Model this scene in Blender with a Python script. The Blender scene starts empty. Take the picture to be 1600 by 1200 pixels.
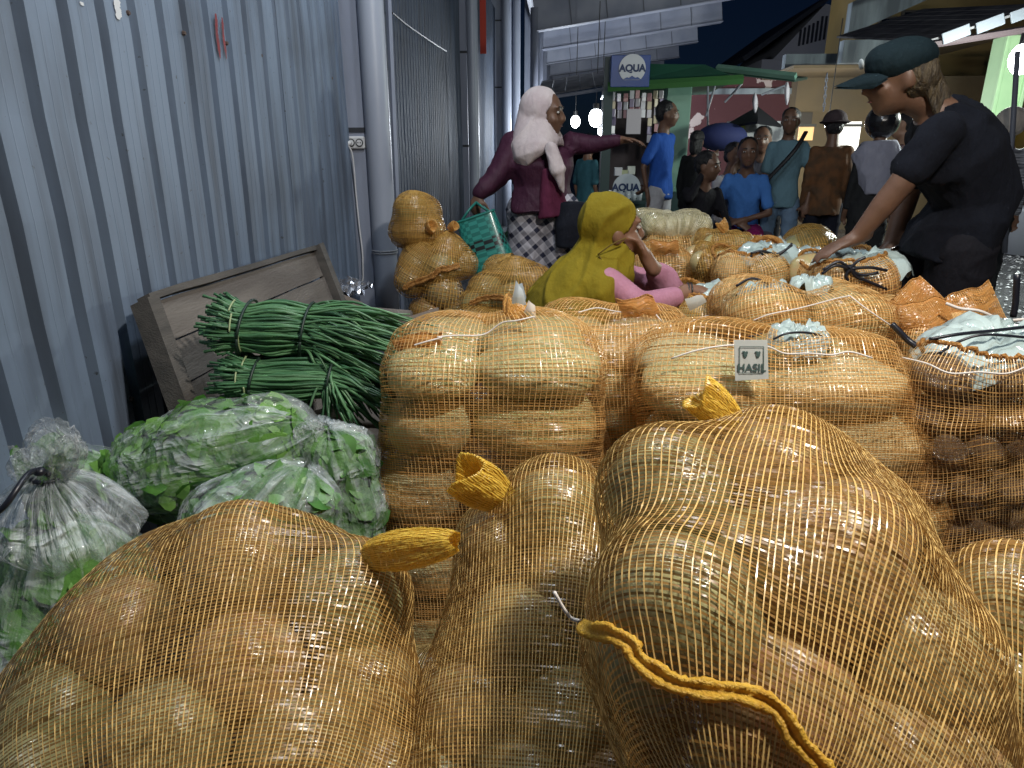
import bpy, bmesh, math, random
import numpy as np
from mathutils import Vector, Matrix
random.seed(7); RNG = np.random.default_rng(7)
SC = bpy.context.scene
COL = SC.collection
# ------------------------------------------------------------------ camera, sky, lamps, exposure
CAM_H = 1.13; FPX = 1060.0
PITCH = math.atan(360 / FPX); YAW = math.atan(75 / FPX)
cam_data = bpy.data.cameras.new('camera'); cam = bpy.data.objects.new('camera', cam_data); COL.objects.link(cam)
cam_data.sensor_width = 36; cam_data.lens = 36 * FPX / 1600; cam_data.clip_start = 0.02; cam_data.clip_end = 400
cam.location = (0, 0, CAM_H); cam.rotation_euler = (math.radians(90) - PITCH, 0, YAW)
SC.camera = cam
world = bpy.data.worlds.new('World'); SC.world = world; world.use_nodes = True
wn = world.node_tree.nodes; bg = wn['Background']
sky = wn.new('ShaderNodeTexSky'); sky.sky_type = 'NISHITA'; sky.sun_disc = False
sky.sun_elevation = math.radians(50); sky.sun_rotation = math.radians(180); sky.altitude = 50; sky.ozone_density = 4
tint = wn.new('ShaderNodeMix'); tint.data_type = 'RGBA'; tint.blend_type = 'MULTIPLY'; tint.inputs[0].default_value = 1; tint.inputs[7].default_value = (.34, .55, 1, 1)   # night: moonlit navy
world.node_tree.links.new(sky.outputs[0], tint.inputs[6]); world.node_tree.links.new(tint.outputs[2], bg.inputs[0]); bg.inputs[1].default_value = 0.0022
SC.view_settings.view_transform = 'Standard'; SC.view_settings.look = 'None'
SC.view_settings.exposure = 0.0; SC.view_settings.gamma = 1.0; SC.view_settings.use_curve_mapping = False
SC.cycles.max_bounces = 8; SC.cycles.transparent_max_bounces = 24; SC.cycles.sample_clamp_indirect = 4.0
SC.cycles.use_denoising = True
# lamps that hang over the market: (name suffix label, position, watts, colour, bulb radius)
LAMPS = [
 ('bare white bulb hanging on a cord above the netted sacks', (0.90, 0.55, 2.60), 190, (1.0, .94, .86), .07),
 ('bare white bulb hanging on a cord above the woman in the mustard headscarf', (-0.25, 3.0, 3.1), 52, (.90, .95, 1.0), .05),
 ('bare white bulb hanging on a cord over the stacked vegetable bags by the metal wall', (0.1, 1.7, 3.3), 80, (.80, .90, 1.0), .09),
]
CAMP = Vector((0, 0, CAM_H))
_cy, _sy, _cp, _sp = math.cos(YAW), math.sin(YAW), math.cos(PITCH), math.sin(PITCH)
FWD = Vector((-_sy * _cp, _cy * _cp, -_sp)); RGT = Vector((_cy, _sy, 0)); UPV = RGT.cross(FWD)

def ray(px, py): return FWD * FPX + RGT * (px - 800) + UPV * (600 - py)
def PY(px, py, Y): d = ray(px, py); return CAMP + d * (Y / d.y)
def PZ(px, py, z): d = ray(px, py); return CAMP + d * ((z - CAM_H) / d.z)
def PX(px, py, X): d = ray(px, py); return CAMP + d * (X / d.x)
def scale_at(p): return FPX / (Vector(p) - CAMP).dot(FWD)      # photo pixels per metre at a point
def project(P):
    P = np.asarray(P, float) - np.array(CAMP)
    z = P @ np.array(FWD)
    return 800 + FPX * (P @ np.array(RGT)) / z, 600 - FPX * (P @ np.array(UPV)) / z, z

# ------------------------------------------------------------------ object helpers
def link(o, parent=None):
    COL.objects.link(o)
    if parent is not None: o.parent = parent
    return o
def tag(o, label=None, cat=None, group=None, kind=None):
    if label: o['label'] = label
    if cat: o['category'] = cat
    if group: o['group'] = group
    if kind: o['kind'] = kind
    return o
def thing(name, label, cat, loc=(0, 0, 0), group=None):
    o = bpy.data.objects.new(name, None); o.empty_display_size = .05; o.location = loc
    COL.objects.link(o); return tag(o, label, cat, group)
def to_mesh(name, V, F, smooth=True, mat=None):
    me = bpy.data.meshes.new(name)
    V = np.asarray(V, np.float32).reshape(-1, 3)
    if isinstance(F, np.ndarray):
        n, k = F.shape
        me.vertices.add(len(V)); me.vertices.foreach_set('co', V.ravel())
        me.loops.add(n * k); me.loops.foreach_set('vertex_index', F.astype(np.int32).ravel())
        me.polygons.add(n); me.polygons.foreach_set('loop_start', np.arange(0, n * k, k, dtype=np.int32))
        me.polygons.foreach_set('loop_total', np.full(n, k, np.int32))
    else:
        me.from_pydata([tuple(v) for v in V], [], [tuple(f) for f in F])
    me.update(calc_edges=True)
    if smooth: me.polygons.foreach_set('use_smooth', np.ones(len(me.polygons), bool))
    if mat: me.materials.append(mat)
    return me
def mesh_obj(name, V, F, mat, parent=None, smooth=True, origin=None):
    """world-space vertices; with a parent at a location the object is shifted so its own place is right"""
    V = np.asarray(V, float).reshape(-1, 3)
    off = np.array(parent.location) if parent is not None and parent.type == 'EMPTY' else np.zeros(3)
    if parent is not None and parent.type != 'EMPTY': off = np.array(parent.get('_off', (0, 0, 0)))
    if origin is not None and parent is None: off = np.array(origin)
    o = bpy.data.objects.new(name, to_mesh(name, V - off, F, smooth, mat))
    if origin is not None and parent is None: o.location = origin
    if parent is not None or origin is not None: o['_off'] = tuple(float(x) for x in off)
    return link(o, parent)

class MB:
    """collects shapes into one mesh"""
    def __init__(s): s.V = []; s.F = []; s.n = 0
    def add(s, V, F):
        V = np.asarray(V, float).reshape(-1, 3)
        s.V.append(V); s.F += [tuple(int(i) + s.n for i in f) for f in F]; s.n += len(V); return s
    def box(s, c, size, R=None, bevel=0.0):
        hx, hy, hz = [x / 2 for x in size]
        if bevel > 0:
            b = min(bevel, hx * .9, hy * .9, hz * .9)
            bm = bmesh.new(); bmesh.ops.create_cube(bm, size=1)
            for v in bm.verts: v.co = Vector((v.co.x * 2 * hx, v.co.y * 2 * hy, v.co.z * 2 * hz))
            bmesh.ops.bevel(bm, geom=bm.edges[:], offset=b, segments=1, affect='EDGES')
            bm.verts.index_update()
            V = np.array([v.co[:] for v in bm.verts]); F = [[v.index for v in f.verts] for f in bm.faces]; bm.free()
        else:
            V = np.array([(x, y, z) for x in (-hx, hx) for y in (-hy, hy) for z in (-hz, hz)])
            F = [(0, 1, 3, 2), (4, 6, 7, 5), (0, 4, 5, 1), (2, 3, 7, 6), (0, 2, 6, 4), (1, 5, 7, 3)]
        if R is not None: V = V @ np.array(R.to_3x3() if hasattr(R, 'to_3x3') else R).T
        return s.add(V + np.array(c), F)
    def tube(s, path, r, n=8, caps=True, squash=1.0, up=None):
        P = np.asarray([tuple(p) for p in path], float); m = len(P)
        rr = np.broadcast_to(np.asarray(r, float), (m,))
        T = np.gradient(P, axis=0); T /= np.linalg.norm(T, axis=1, keepdims=True) + 1e-12
        u = np.array(up if up is not None else (0, 0, 1.0), float)
        if abs(T[0] @ u) > .9: u = np.array((1.0, 0, 0))
        N = []; cur = u - T[0] * (T[0] @ u); cur /= np.linalg.norm(cur)
        for i in range(m):
            cur = cur - T[i] * (T[i] @ cur); cur /= np.linalg.norm(cur) + 1e-12; N.append(cur.copy())
        N = np.array(N); B = np.cross(T, N)
        a = np.linspace(0, 2 * np.pi, n, endpoint=False)
        V = (P[:, None, :] + rr[:, None, None] * (np.cos(a)[None, :, None] * N[:, None, :] * squash + np.sin(a)[None, :, None] * B[:, None, :])).reshape(-1, 3)
        F = [(i * n + j, i * n + (j + 1) % n, (i + 1) * n + (j + 1) % n, (i + 1) * n + j) for i in range(m - 1) for j in range(n)]
        if caps: F += [tuple(range(n))[::-1], tuple((m - 1) * n + j for j in range(n))]
        return s.add(V, F)
    def ellipsoid(s, c, r, R=None, nu=16, nv=10):
        V = [(0, 0, 1)] + [(math.sin(t) * math.cos(p), math.sin(t) * math.sin(p), math.cos(t)) for t in np.linspace(0, math.pi, nv + 1)[1:-1] for p in np.linspace(0, 2 * math.pi, nu, endpoint=False)] + [(0, 0, -1)]
        F = [(0, 1 + j, 1 + (j + 1) % nu) for j in range(nu)]
        for i in range(nv - 2):
            a = 1 + i * nu; F += [(a + j, a + nu + j, a + nu + (j + 1) % nu, a + (j + 1) % nu) for j in range(nu)]
        a = 1 + (nv - 2) * nu; e = a + nu
        F += [(e, a + (j + 1) % nu, a + j) for j in range(nu)]
        V = np.array(V) * np.array(r)
        if R is not None: V = V @ np.array(R).T
        return s.add(V + np.array(c), F)
    def loft(s, rings, caps=True):
        n = len(rings[0]); V = np.concatenate([np.asarray(r, float) for r in rings]); m = len(rings)
        F = [(i * n + j, i * n + (j + 1) % n, (i + 1) * n + (j + 1) % n, (i + 1) * n + j) for i in range(m - 1) for j in range(n)]
        if caps: F += [tuple(range(n))[::-1], tuple((m - 1) * n + j for j in range(n))]
        return s.add(V, F)
    def obj(s, name, mat, parent=None, smooth=False, origin=None):
        return mesh_obj(name, np.concatenate(s.V), s.F, mat, parent, smooth, origin)

def catmull(pts, n):
    P = np.array([tuple(p) for p in pts], float); P = np.vstack([2 * P[0] - P[1], P, 2 * P[-1] - P[-2]]); out = []
    m = len(P) - 3
    for k in range(n):
        t = k / (n - 1) * m; i = min(int(t), m - 1); t -= i
        a, b, c, d = P[i:i + 4]
        out.append(.5 * (2 * b + (c - a) * t + (2 * a - 5 * b + 4 * c - d) * t * t + (3 * b - a - 3 * c + d) * t ** 3))
    return np.array(out)

_nw = RNG.normal(size=(24, 3)); _np = RNG.uniform(0, 6.28, 24)
def wob(P, f, n=8, k=0):
    """cheap smooth noise of points, about -1..1"""
    P = np.asarray(P, float); o = np.zeros(P.shape[:-1])
    for i in range(n):
        j = (i + k) % 24; o = o + np.sin((P @ _nw[j]) * f * (0.7 + .12 * i) + _np[j])
    return o / (n ** .5) / 1.2

# ------------------------------------------------------------------ materials
MATS = {}
def mat(name, color, rough=.6, metal=0, spec=.5, noise=None, scale=8, bump=0, bscale=60, coat=0, alpha=1, emit=None, estr=0, detail=4, transl=0, stretch=None, rvar=0, island=None, coords='Object'):
    """principled material; noise = second colour mixed in by a noise of `scale`; bump from a finer noise"""
    if name in MATS: return MATS[name]
    m = bpy.data.materials.new(name); m.use_nodes = True; nt = m.node_tree; N = nt.nodes; L = nt.links
    b = N['Principled BSDF']; b.inputs['Base Color'].default_value = (*color, 1); b.inputs['Roughness'].default_value = rough
    b.inputs['Metallic'].default_value = metal; b.inputs['Specular IOR Level'].default_value = spec
    b.inputs['Coat Weight'].default_value = coat; b.inputs['Coat Roughness'].default_value = .12; b.inputs['Alpha'].default_value = alpha
    if emit: b.inputs['Emission Color'].default_value = (*emit, 1); b.inputs['Emission Strength'].default_value = estr
    tc = N.new('ShaderNodeTexCoord'); src = tc.outputs[coords]
    if stretch:
        mp = N.new('ShaderNodeMapping'); mp.inputs['Scale'].default_value = stretch; L.new(src, mp.inputs[0]); src = mp.outputs[0]
    col = None
    if noise:
        n = N.new('ShaderNodeTexNoise'); n.inputs['Scale'].default_value = scale; n.inputs['Detail'].default_value = detail; L.new(src, n.inputs['Vector'])
        r = N.new('ShaderNodeValToRGB'); r.color_ramp.elements[0].position = .38; r.color_ramp.elements[1].position = .64
        r.color_ramp.elements[0].color = (*color, 1); r.color_ramp.elements[1].color = (*noise, 1); L.new(n.outputs['Fac'], r.inputs[0]); col = r.outputs[0]
    if rvar or island:
        oi = N.new('ShaderNodeObjectInfo' if rvar else 'ShaderNodeNewGeometry')
        if col is None:
            rg = N.new('ShaderNodeRGB'); rg.outputs[0].default_value = (*color, 1); col = rg.outputs[0]
        if island:
            mx = N.new('ShaderNodeMix'); mx.data_type = 'RGBA'; mx.inputs[7].default_value = (*island, 1)
            L.new(oi.outputs['Random Per Island'], mx.inputs[0]); L.new(col, mx.inputs[6]); col = mx.outputs[2]
        else:
            h = N.new('ShaderNodeHueSaturation'); mr = N.new('ShaderNodeMapRange'); mr.inputs[3].default_value = 1 - rvar; mr.inputs[4].default_value = 1 + rvar
            L.new(oi.outputs['Random'], mr.inputs[0]); L.new(mr.outputs[0], h.inputs['Value']); L.new(col, h.inputs['Color']); col = h.outputs[0]
    if col is not None: L.new(col, b.inputs['Base Color'])
    if bump:
        n2 = N.new('ShaderNodeTexNoise'); n2.inputs['Scale'].default_value = bscale; n2.inputs['Detail'].default_value = 5; L.new(src, n2.inputs['Vector'])
        bp = N.new('ShaderNodeBump'); bp.inputs['Strength'].default_value = bump; bp.inputs['Distance'].default_value = .02; L.new(n2.outputs['Fac'], bp.inputs['Height'])
        L.new(bp.outputs[0], b.inputs['Normal']); L.new(bp.outputs[0], b.inputs['Coat Normal'])
    if transl:
        out = N['Material Output']; tr = N.new('ShaderNodeBsdfTranslucent'); ms = N.new('ShaderNodeMixShader'); ms.inputs[0].default_value = transl
        if col is not None: L.new(col, tr.inputs[0])
        else: tr.inputs[0].default_value = (*color, 1)
        L.new(b.outputs[0], ms.inputs[1]); L.new(tr.outputs[0], ms.inputs[2]); L.new(ms.outputs[0], out.inputs[0])
    MATS[name] = m; return m

def hang_lamp(label, p, watts, color, r, top=None, group=None):
    t = thing('hanging_lamp', label, 'lamp', p, group)
    MB().ellipsoid((p[0], p[1], p[2]), (r, r, r * 1.25)).obj('bulb', mat('bulb_glass', (1, 1, 1), emit=(.9, .95, 1), estr=25), t, True)
    MB().tube([(p[0], p[1], p[2] + r * 1.1), (p[0], p[1], p[2] + r * 1.1 + .08)], r * .45, 10).obj('socket', mat('black_plastic', (.02, .02, .02), .4), t)
    tp = top or p[2] + 1.2
    MB().tube([(p[0], p[1], p[2] + r + .08), (p[0], p[1], tp)], .006, 6).obj('cord', mat('black_plastic', (.02, .02, .02), .4), t)
    ld = bpy.data.lights.new('lamp_light', 'POINT'); ld.energy = watts; ld.color = color; ld.shadow_soft_size = r
    lo = bpy.data.objects.new('lamp_light', ld); lo.parent = t; lo.location = (0, 0, -r * 1.4 - .01); COL.objects.link(lo)
    return t
for i_, (lb_, p_, w_, c_, r_) in enumerate(LAMPS): hang_lamp(lb_, p_, w_, c_, r_)
# ------------------------------------------------------------------ ground
WX = -1.05                                  # the metal wall's plane
def ground():
    m = mat('wet_asphalt', (.06, .06, .066), .22, noise=(.11, .11, .118), scale=3, bump=.55, bscale=45)
    V = []; F = []; n = 40
    xs = np.linspace(-60, 60, n); ys = np.linspace(-6, 110, n)
    V = [(x, y, 0) for y in ys for x in xs]; F = [(j * n + i, j * n + i + 1, (j + 1) * n + i + 1, (j + 1) * n + i) for j in range(n - 1) for i in range(n - 1)]
    tag(mesh_obj('ground', V, F, m, smooth=False), kind='structure')
ground()
# litter trampled on the wet ground by the stalls
def litter():
    m = mat('litter', (.32, .33, .36), .4, island=(.85, .87, .92)); b = MB(); r = random.Random(4)
    for k in range(4200):
        y = r.uniform(3.2, 11); x = .62 * y + r.uniform(-.5, 1.9)
        a = r.uniform(0, 6.28); s = r.uniform(.008, .03); z = r.uniform(.004, .012)
        c, d = math.cos(a) * s, math.sin(a) * s
        b.add([(x + c, y + d, z), (x - d * .6, y + c * .6, z + r.uniform(0, .015)), (x - c, y - d, z), (x + d * .6, y - c * .6, z + r.uniform(0, .01))], [(0, 1, 2, 3)])
    o = b.obj('litter', m); tag(o, kind='stuff')
litter()

# ------------------------------------------------------------------ ribbed metal walls
def sheet_profile(y0, y1, pitch, groove, depth, phase=0.0):
    """(y, x offset) along a ribbed sheet: wide pans with narrow sunk grooves, two faint creases per pan"""
    pts = []; k = math.floor((y0 - phase) / pitch)
    while True:
        b = phase + k * pitch; k += 1
        if b > y1: break
        w = pitch - groove
        for y, x in ((b, 0), (b + w * .32, 0), (b + w * .345, .0009), (b + w * .37, 0), (b + w * .65, 0), (b + w * .675, .0009), (b + w * .7, 0), (b + w, 0), (b + w + groove * .2, -depth), (b + w + groove * .8, -depth)):
            if y0 <= y <= y1: pts.append((y, x))
    return [(y0, pts[0][1])] + pts + [(y1, pts[-1][1])]
wall_paint = None
def wall_material(name, c, c2, dirt, rough=.4):
    m = mat(name, c, rough, noise=c2, scale=1.4, stretch=(1, 1, .35), bump=.06, bscale=18, detail=6)
    nt = m.node_tree; N = nt.nodes; L = nt.links; b = N['Principled BSDF']; src = b.inputs['Base Color'].links[0].from_socket
    tc = N.new('ShaderNodeTexCoord'); mp = N.new('ShaderNodeMapping'); mp.inputs['Scale'].default_value = (6, 9, .7); L.new(tc.outputs['Object'], mp.inputs[0])
    n = N.new('ShaderNodeTexNoise'); n.inputs['Scale'].default_value = 1.6; n.inputs['Detail'].default_value = 8; L.new(mp.outputs[0], n.inputs[0])
    r = N.new('ShaderNodeValToRGB'); r.color_ramp.elements[0].position = .44; r.color_ramp.elements[1].position = .74; L.new(n.outputs[0], r.inputs[0])
    # grime in random streaks, drawn out down the whole sheet
    mx = N.new('ShaderNodeMix'); mx.data_type = 'RGBA'; mx.inputs[7].default_value = (*dirt, 1); L.new(src, mx.inputs[6])
    mu = N.new('ShaderNodeMath'); mu.operation = 'MULTIPLY'; mu.inputs[1].default_value = .75; L.new(r.outputs[0], mu.inputs[0]); L.new(mu.outputs[0], mx.inputs[0])
    nb = N.new('ShaderNodeTexNoise'); nb.inputs['Scale'].default_value = 1.7; nb.inputs['Detail'].default_value = 9; nb.inputs['Distortion'].default_value = .8; L.new(tc.outputs['Object'], nb.inputs[0])
    rb = N.new('ShaderNodeMapRange'); rb.inputs[1].default_value = .48; rb.inputs[2].default_value = .78; rb.inputs[4].default_value = .62; L.new(nb.outputs[0], rb.inputs[0])
    mb = N.new('ShaderNodeMix'); mb.data_type = 'RGBA'; mb.inputs[7].default_value = (dirt[0] * 1.3, dirt[1] * 1.25, dirt[2] * 1.15, 1); L.new(rb.outputs[0], mb.inputs[0]); L.new(mx.outputs[2], mb.inputs[6]); mx = mb
    n3 = N.new('ShaderNodeTexNoise'); n3.inputs['Scale'].default_value = 55; n3.inputs['Detail'].default_value = 3; L.new(tc.outputs['Object'], n3.inputs[0])
    r3 = N.new('ShaderNodeValToRGB'); r3.color_ramp.elements[0].position = .7; r3.color_ramp.elements[1].position = .76; L.new(n3.outputs[0], r3.inputs[0])
    mx2 = N.new('ShaderNodeMix'); mx2.data_type = 'RGBA'; mx2.inputs[7].default_value = (.07, .08, .09, 1); L.new(mx.outputs[2], mx2.inputs[6]); L.new(r3.outputs[0], mx2.inputs[0])
    L.new(mx2.outputs[2], b.inputs['Base Color'])
    return m
def ribbed_wall(name, label, x, y0, y1, z1, sheets, pitch, groove, depth, material, phase=0, z0=0.0):
    t = thing(name, label, 'wall', (x, y0, 0))
    e = np.linspace(y0, y1, sheets + 1)
    for k in range(sheets):
        pr = sheet_profile(e[k], e[k + 1] + .02, pitch, groove, depth, phase)
        zs = np.linspace(z0, z1, 16); V = []; off = .0025 * (k % 2) - .001 * k
        for z in zs:
            for y, dx in pr: V.append((x + dx + off + .006 * math.sin(z * 2.1 + y * 1.7) + .0035 * float(wob(np.array((k * .4, y, z)), 5, 6, 3)), y, z))
        n = len(pr); F = [(i * n + j, i * n + j + 1, (i + 1) * n + j + 1, (i + 1) * n + j) for i in range(len(zs) - 1) for j in range(n - 1)]
        mesh_obj('metal_sheet', V, F, material, t, smooth=False)
    return t
blue_paint = wall_material('blue_grey_paint', (.185, .24, .325), (.145, .195, .275), (.045, .052, .07), .56)
dark_paint = wall_material('dark_grey_paint', (.055, .08, .125), (.04, .06, .10), (.02, .024, .032), .68)
near_wall = ribbed_wall('metal_wall', 'blue grey ribbed metal sheet wall with a red painted eleven', WX, -1.2, 3.46, 3.0, 6, .127, .037, .040, blue_paint, phase=.02)
far_wall = ribbed_wall('metal_wall', 'dark ribbed metal shutter wall beyond the white drainpipe', WX - .02, 3.95, 7.6, 3.2, 4, .09, .03, .022, dark_paint, phase=.01)
third_wall = ribbed_wall('metal_wall', 'dark metal wall far down the row behind the standing woman', WX - .02, 8.2, 12.2, 3.2, 3, .12, .03, .022, dark_paint)
sb_ = MB()
for zz in (.55, 1.45, 2.35):
    for k_ in range(0, 36, 2):
        yy = .066 + .127 * k_ - 1.1
        if yy < 3.4: sb_.tube([(WX - .002, yy, zz + .006 * math.sin(k_)), (WX + .005, yy, zz + .006 * math.sin(k_))], [.0075, .005], 6)
so_ = sb_.obj('screw_heads', mat('rusty_screw', (.10, .07, .06), .6, .4), near_wall); so_['kind'] = 'stuff'
# red strokes and pale scrapes on the near wall: thin paint lying on the sheet
def wall_x(y):
    e = np.linspace(-1.2, 3.46, 7); k = int(np.clip(np.searchsorted(e, y) - 1, 0, 5)); pr = sheet_profile(e[k], e[k + 1] + .02, .127, .037, .040, .02)
    return WX + np.interp(y, [q[0] for q in pr], [q[1] for q in pr]) + .0025 * (k % 2) - .001 * k
def stroke(name, pts, w, m, parent, x=WX + .007, side=0):
    P = [np.array(PX(px, py, x)) for px, py in pts]; P = catmull(P, 14); pc = .02 + .127 * round((P[:, 1].mean() - .02 - .045) / .127) + .045; P[:, 1] += pc + side * .02 - P[:, 1].mean()  # on the flat of one pan
    r = random.Random(len(pts) + int(pts[0][0]))
    V = []; nq = 9; P = catmull([tuple(q) for q in P], 30)
    for i, p in enumerate(P):
        ww = w * (.7 + .4 * r.random()) * min(1, .45 + i * .15, .35 + (29 - i) * .12); c = p[1] + w * .12 * math.sin(i * .4)
        for q in np.linspace(-1, 1, nq):
            y = c + ww * q * (1 + .12 * r.random()); V.append((wall_x(y) + .0105 + .006 * math.sin(p[2] * 2.1 + y * 1.7) - .0045, y, p[2]))
    F = [(i * nq + q, i * nq + q + 1, (i + 1) * nq + q + 1, (i + 1) * nq + q) for i in range(29) for q in range(nq - 1)]
    return mesh_obj(name, V, F, m, parent)
red = mat('red_paint', (.22, .012, .02), .5, noise=(.12, .02, .03), scale=30)
stroke('painted_mark', [(347, 25), (350, 60), (355, 94)], .008, red, near_wall, side=-1)
stroke('painted_mark', [(347, 27), (350, 60), (355, 92)], .0065, red, near_wall, side=1)
stroke('paint_scrape', [(185, -4), (188, 14), (190, 31)], .012, mat('scrape', (.62, .64, .66), .6), near_wall)
stroke('paint_scrape', [(141, 6), (143, 12)], .006, mat('scrape', (.62, .64, .66), .6), near_wall)

# ------------------------------------------------------------------ columns and drainpipes along the wall
pale = mat('pale_column_paint', (.27, .30, .38), .55, noise=(.19, .215, .28), scale=3, bump=.1, bscale=25, stretch=(1, 1, .4), detail=7)
pvc = mat('pvc_grey', (.33, .365, .44), .42, noise=(.25, .28, .35), scale=2.2, bump=.03, stretch=(1, 1, .4), detail=7)
darkm = mat('dark_matte', (.03, .033, .04), .7)  # flat near-black for the column joints and the gap panel
def column(label, x, y, w, d, h, joints=()):
    t = thing('column', label, 'column', (x, y, 0), 'columns along the metal wall')
    MB().box((x, y, h / 2), (w, d, h), bevel=.006).obj('shaft', pale, t)
    for z in joints: MB().box((x, y, z), (w + .012, d + .012, .022)).obj('joint_ledge', darkm, t)
    return t
def pipe(label, x, y, r, h, rings=()):
    t = thing('drainpipe', label, 'drainpipe', (x, y, 0), 'drainpipes along the metal wall')
    MB().tube([(x, y, z) for z in np.linspace(0, h, 8)], r, 28).obj('pipe_body', pvc, t, True)
    for z in rings:
        MB().tube([(x, y, z - .022), (x, y, z - .02), (x, y, z + .02), (x, y, z + .022)], [r + .001, r + .006, r + .006, r + .001], 28).obj('coupling', pvc, t, True)
    return t
column('pale grey column that carries the power socket beside the blue wall', -1.0, 3.62, .17, .22, 3.4, (PY(560, 203, 3.51).z,))
zr = PY(590, 395, 3.5).z
pp = pipe('thick white drainpipe with a wire tied round it beside the socket', PY(590, 200, 3.52).x, 3.52, .062, 3.4, (3.05,))
for dz in (0, .012): MB().tube([(pp.location.x + .064 * math.cos(a), 3.52 + .064 * math.sin(a), zr + dz) for a in np.linspace(0, 2 * math.pi, 20)], .0035, 6).obj('wire_tie', mat('wire_grey', (.3, .31, .33), .5), pp)
a = PY(612, 0, 3.75); b = PY(622, 440, 3.75)
t = thing('timber_strip', 'pale narrow strip leaning behind the thick white drainpipe', 'strip', (b.x, b.y, 0))
MB().tube([(b.x + .01, b.y, .1), (a.x, a.y, 3.3)], .014, 4).obj('strip_body', pale, t)
column('pale column halfway down the row behind the green basket', PY(715, 200, 7.8).x, 7.8, .26, .26, 4.0, (PY(716, 82, 7.7).z, PY(716, 228, 7.7).z))
pipe('slim bright drainpipe on the halfway column behind the green basket', PY(741, 200, 7.7).x, 7.66, .058, 4.0)
t = thing('banner', 'narrow red cloth strip hanging high by the halfway column', 'banner', tuple(PY(754, 40, 9.0)))
p0, p1 = PY(749, -30, 9.0), PY(760, 84, 9.0)
MB().box(((p0.x + p1.x) / 2, 9.0, (p0.z + p1.z) / 2), (abs(p1.x - p0.x), .01, abs(p0.z - p1.z))).obj('cloth', mat('red_cloth', (.45, .05, .03), .8), t)
column('grey column left of the standing woman, third along the wall', PY(771, 150, 11.6).x, 11.6, .36, .3, 5.0, (PY(771, 33, 11.5).z, PY(771, 137, 11.5).z))
pipe('drainpipe on the third column nearer to the wall, left of the standing woman', PY(792, 100, 11.5).x, 11.44, .075, 5.0)
pipe('drainpipe next to the third column, closest to the standing woman', PY(807, 100, 11.6).x, 11.6, .06, 5.0)
column('thin dark column under the canopy end above the headscarf', PY(826, 80, 15).x, 15, .16, .16, 5)
column('thin pale column under the canopy end above the headscarf', PY(838, 80, 15).x, 15, .12, .12, 5)
# dark gap panel between the walls
MBw = MB().box((WX - .3, 3.7, 1.6), (.02, .5, 3.2)); tag(MBw.obj('back_wall', darkm), 'dark panel closing the gap behind the socket column', 'wall')
# wire strung along the far wall
w = thing('wire', 'dark sagging wire strung along the far dark wall', 'wire', tuple(PX(615, 20, WX + .03)))
MB().tube(catmull([PX(613, 20, WX + .03), PX(640, 42, WX + .03), PX(672, 64, WX + .03), PX(697, 80, WX + .05)], 14), .006, 5).obj('wire_run', mat('black_plastic', (.02, .02, .02), .4), w)

# ------------------------------------------------------------------ socket, plug and cables on the first column
ys = 3.505
def flat(px, py, y=ys): return PY(px, py, y)
c = flat(555, 223); white = mat('white_plastic', (.62, .63, .64), .35); black = mat('black_plastic', (.02, .02, .02), .4)
sk = thing('power_socket', 'white double power socket screwed to the pale column', 'socket', tuple(c))
wd = (flat(571, 223) - flat(540, 223)).x; hd = (flat(555, 213) - flat(555, 233)).z
MB().box((c.x, ys, c.z), (wd, .03, hd), bevel=.006).obj('socket_box', white, sk)
for px in (550, 563):
    q = flat(px, 223)
    MB().tube([(q.x, ys - .0145, q.z), (q.x, ys - .019, q.z)], [.019, .019], 20).obj('outlet_ring', black, sk)
    MB().tube([(q.x, ys - .018, q.z), (q.x, ys - .0205, q.z)], [.014, .014], 20).obj('outlet_face', white, sk)
    if px == 563:
        for dx in (-.006, .006): MB().tube([(q.x + dx, ys - .020, q.z), (q.x + dx, ys - .0215, q.z)], .003, 8).obj('pin_hole', black, sk)
q = flat(543, 223); MB().box((q.x, ys - .016, q.z), (.008, .006, .02)).obj('switch', black, sk)
q = flat(548, 224)
pl = thing('plug_cable', 'white cable plugged into the socket and hanging down the column', 'cable', tuple(q))
MB().tube([(q.x, ys - .02, q.z), (q.x, ys - .05, q.z - .002)], [.013, .011], 12).obj('plug', white, pl, True)
MB().tube(catmull([(q.x, ys - .048, q.z - .004), flat(551, 245, ys - .03), flat(556, 300, ys - .01), flat(561, 350, ys - .01), flat(566, 392, ys - .01), flat(567, 415, ys - .01), flat(567, 436, ys - .01), flat(562, 441, ys - .01), flat(552, 420, ys - .01), flat(545, 392, ys - .01)], 50), .0042, 6).obj('cord', white, pl, True)
cb = thing('cable', 'thin grey cable looping down from above beside the socket', 'cable', tuple(flat(500, 200)))
MB().tube(catmull([flat(481, -20, 3.4), flat(490, 30, 3.4), flat(505, 80, 3.4), flat(517, 125, 3.42), flat(510, 160, 3.42), flat(497, 195, 3.42), flat(498, 222, 3.44), flat(512, 233, 3.46), flat(531, 233, 3.49), flat(540, 224, 3.49)], 60), .0055, 6).obj('cord', mat('cable_grey', (.33, .37, .42), .45), cb, True)
cb = thing('cable', 'long pale cable running straight down the edge of the blue wall', 'cable', tuple(flat(533, 200)))
MB().tube(catmull([flat(510, -20, 3.47), flat(522, 100, 3.47), flat(532, 220, 3.48), flat(537, 330, 3.48), flat(543, 450, 3.48)], 40), .0055, 6).obj('cord', mat('cable_pale', (.48, .50, .52), .45), cb, True)

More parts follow.
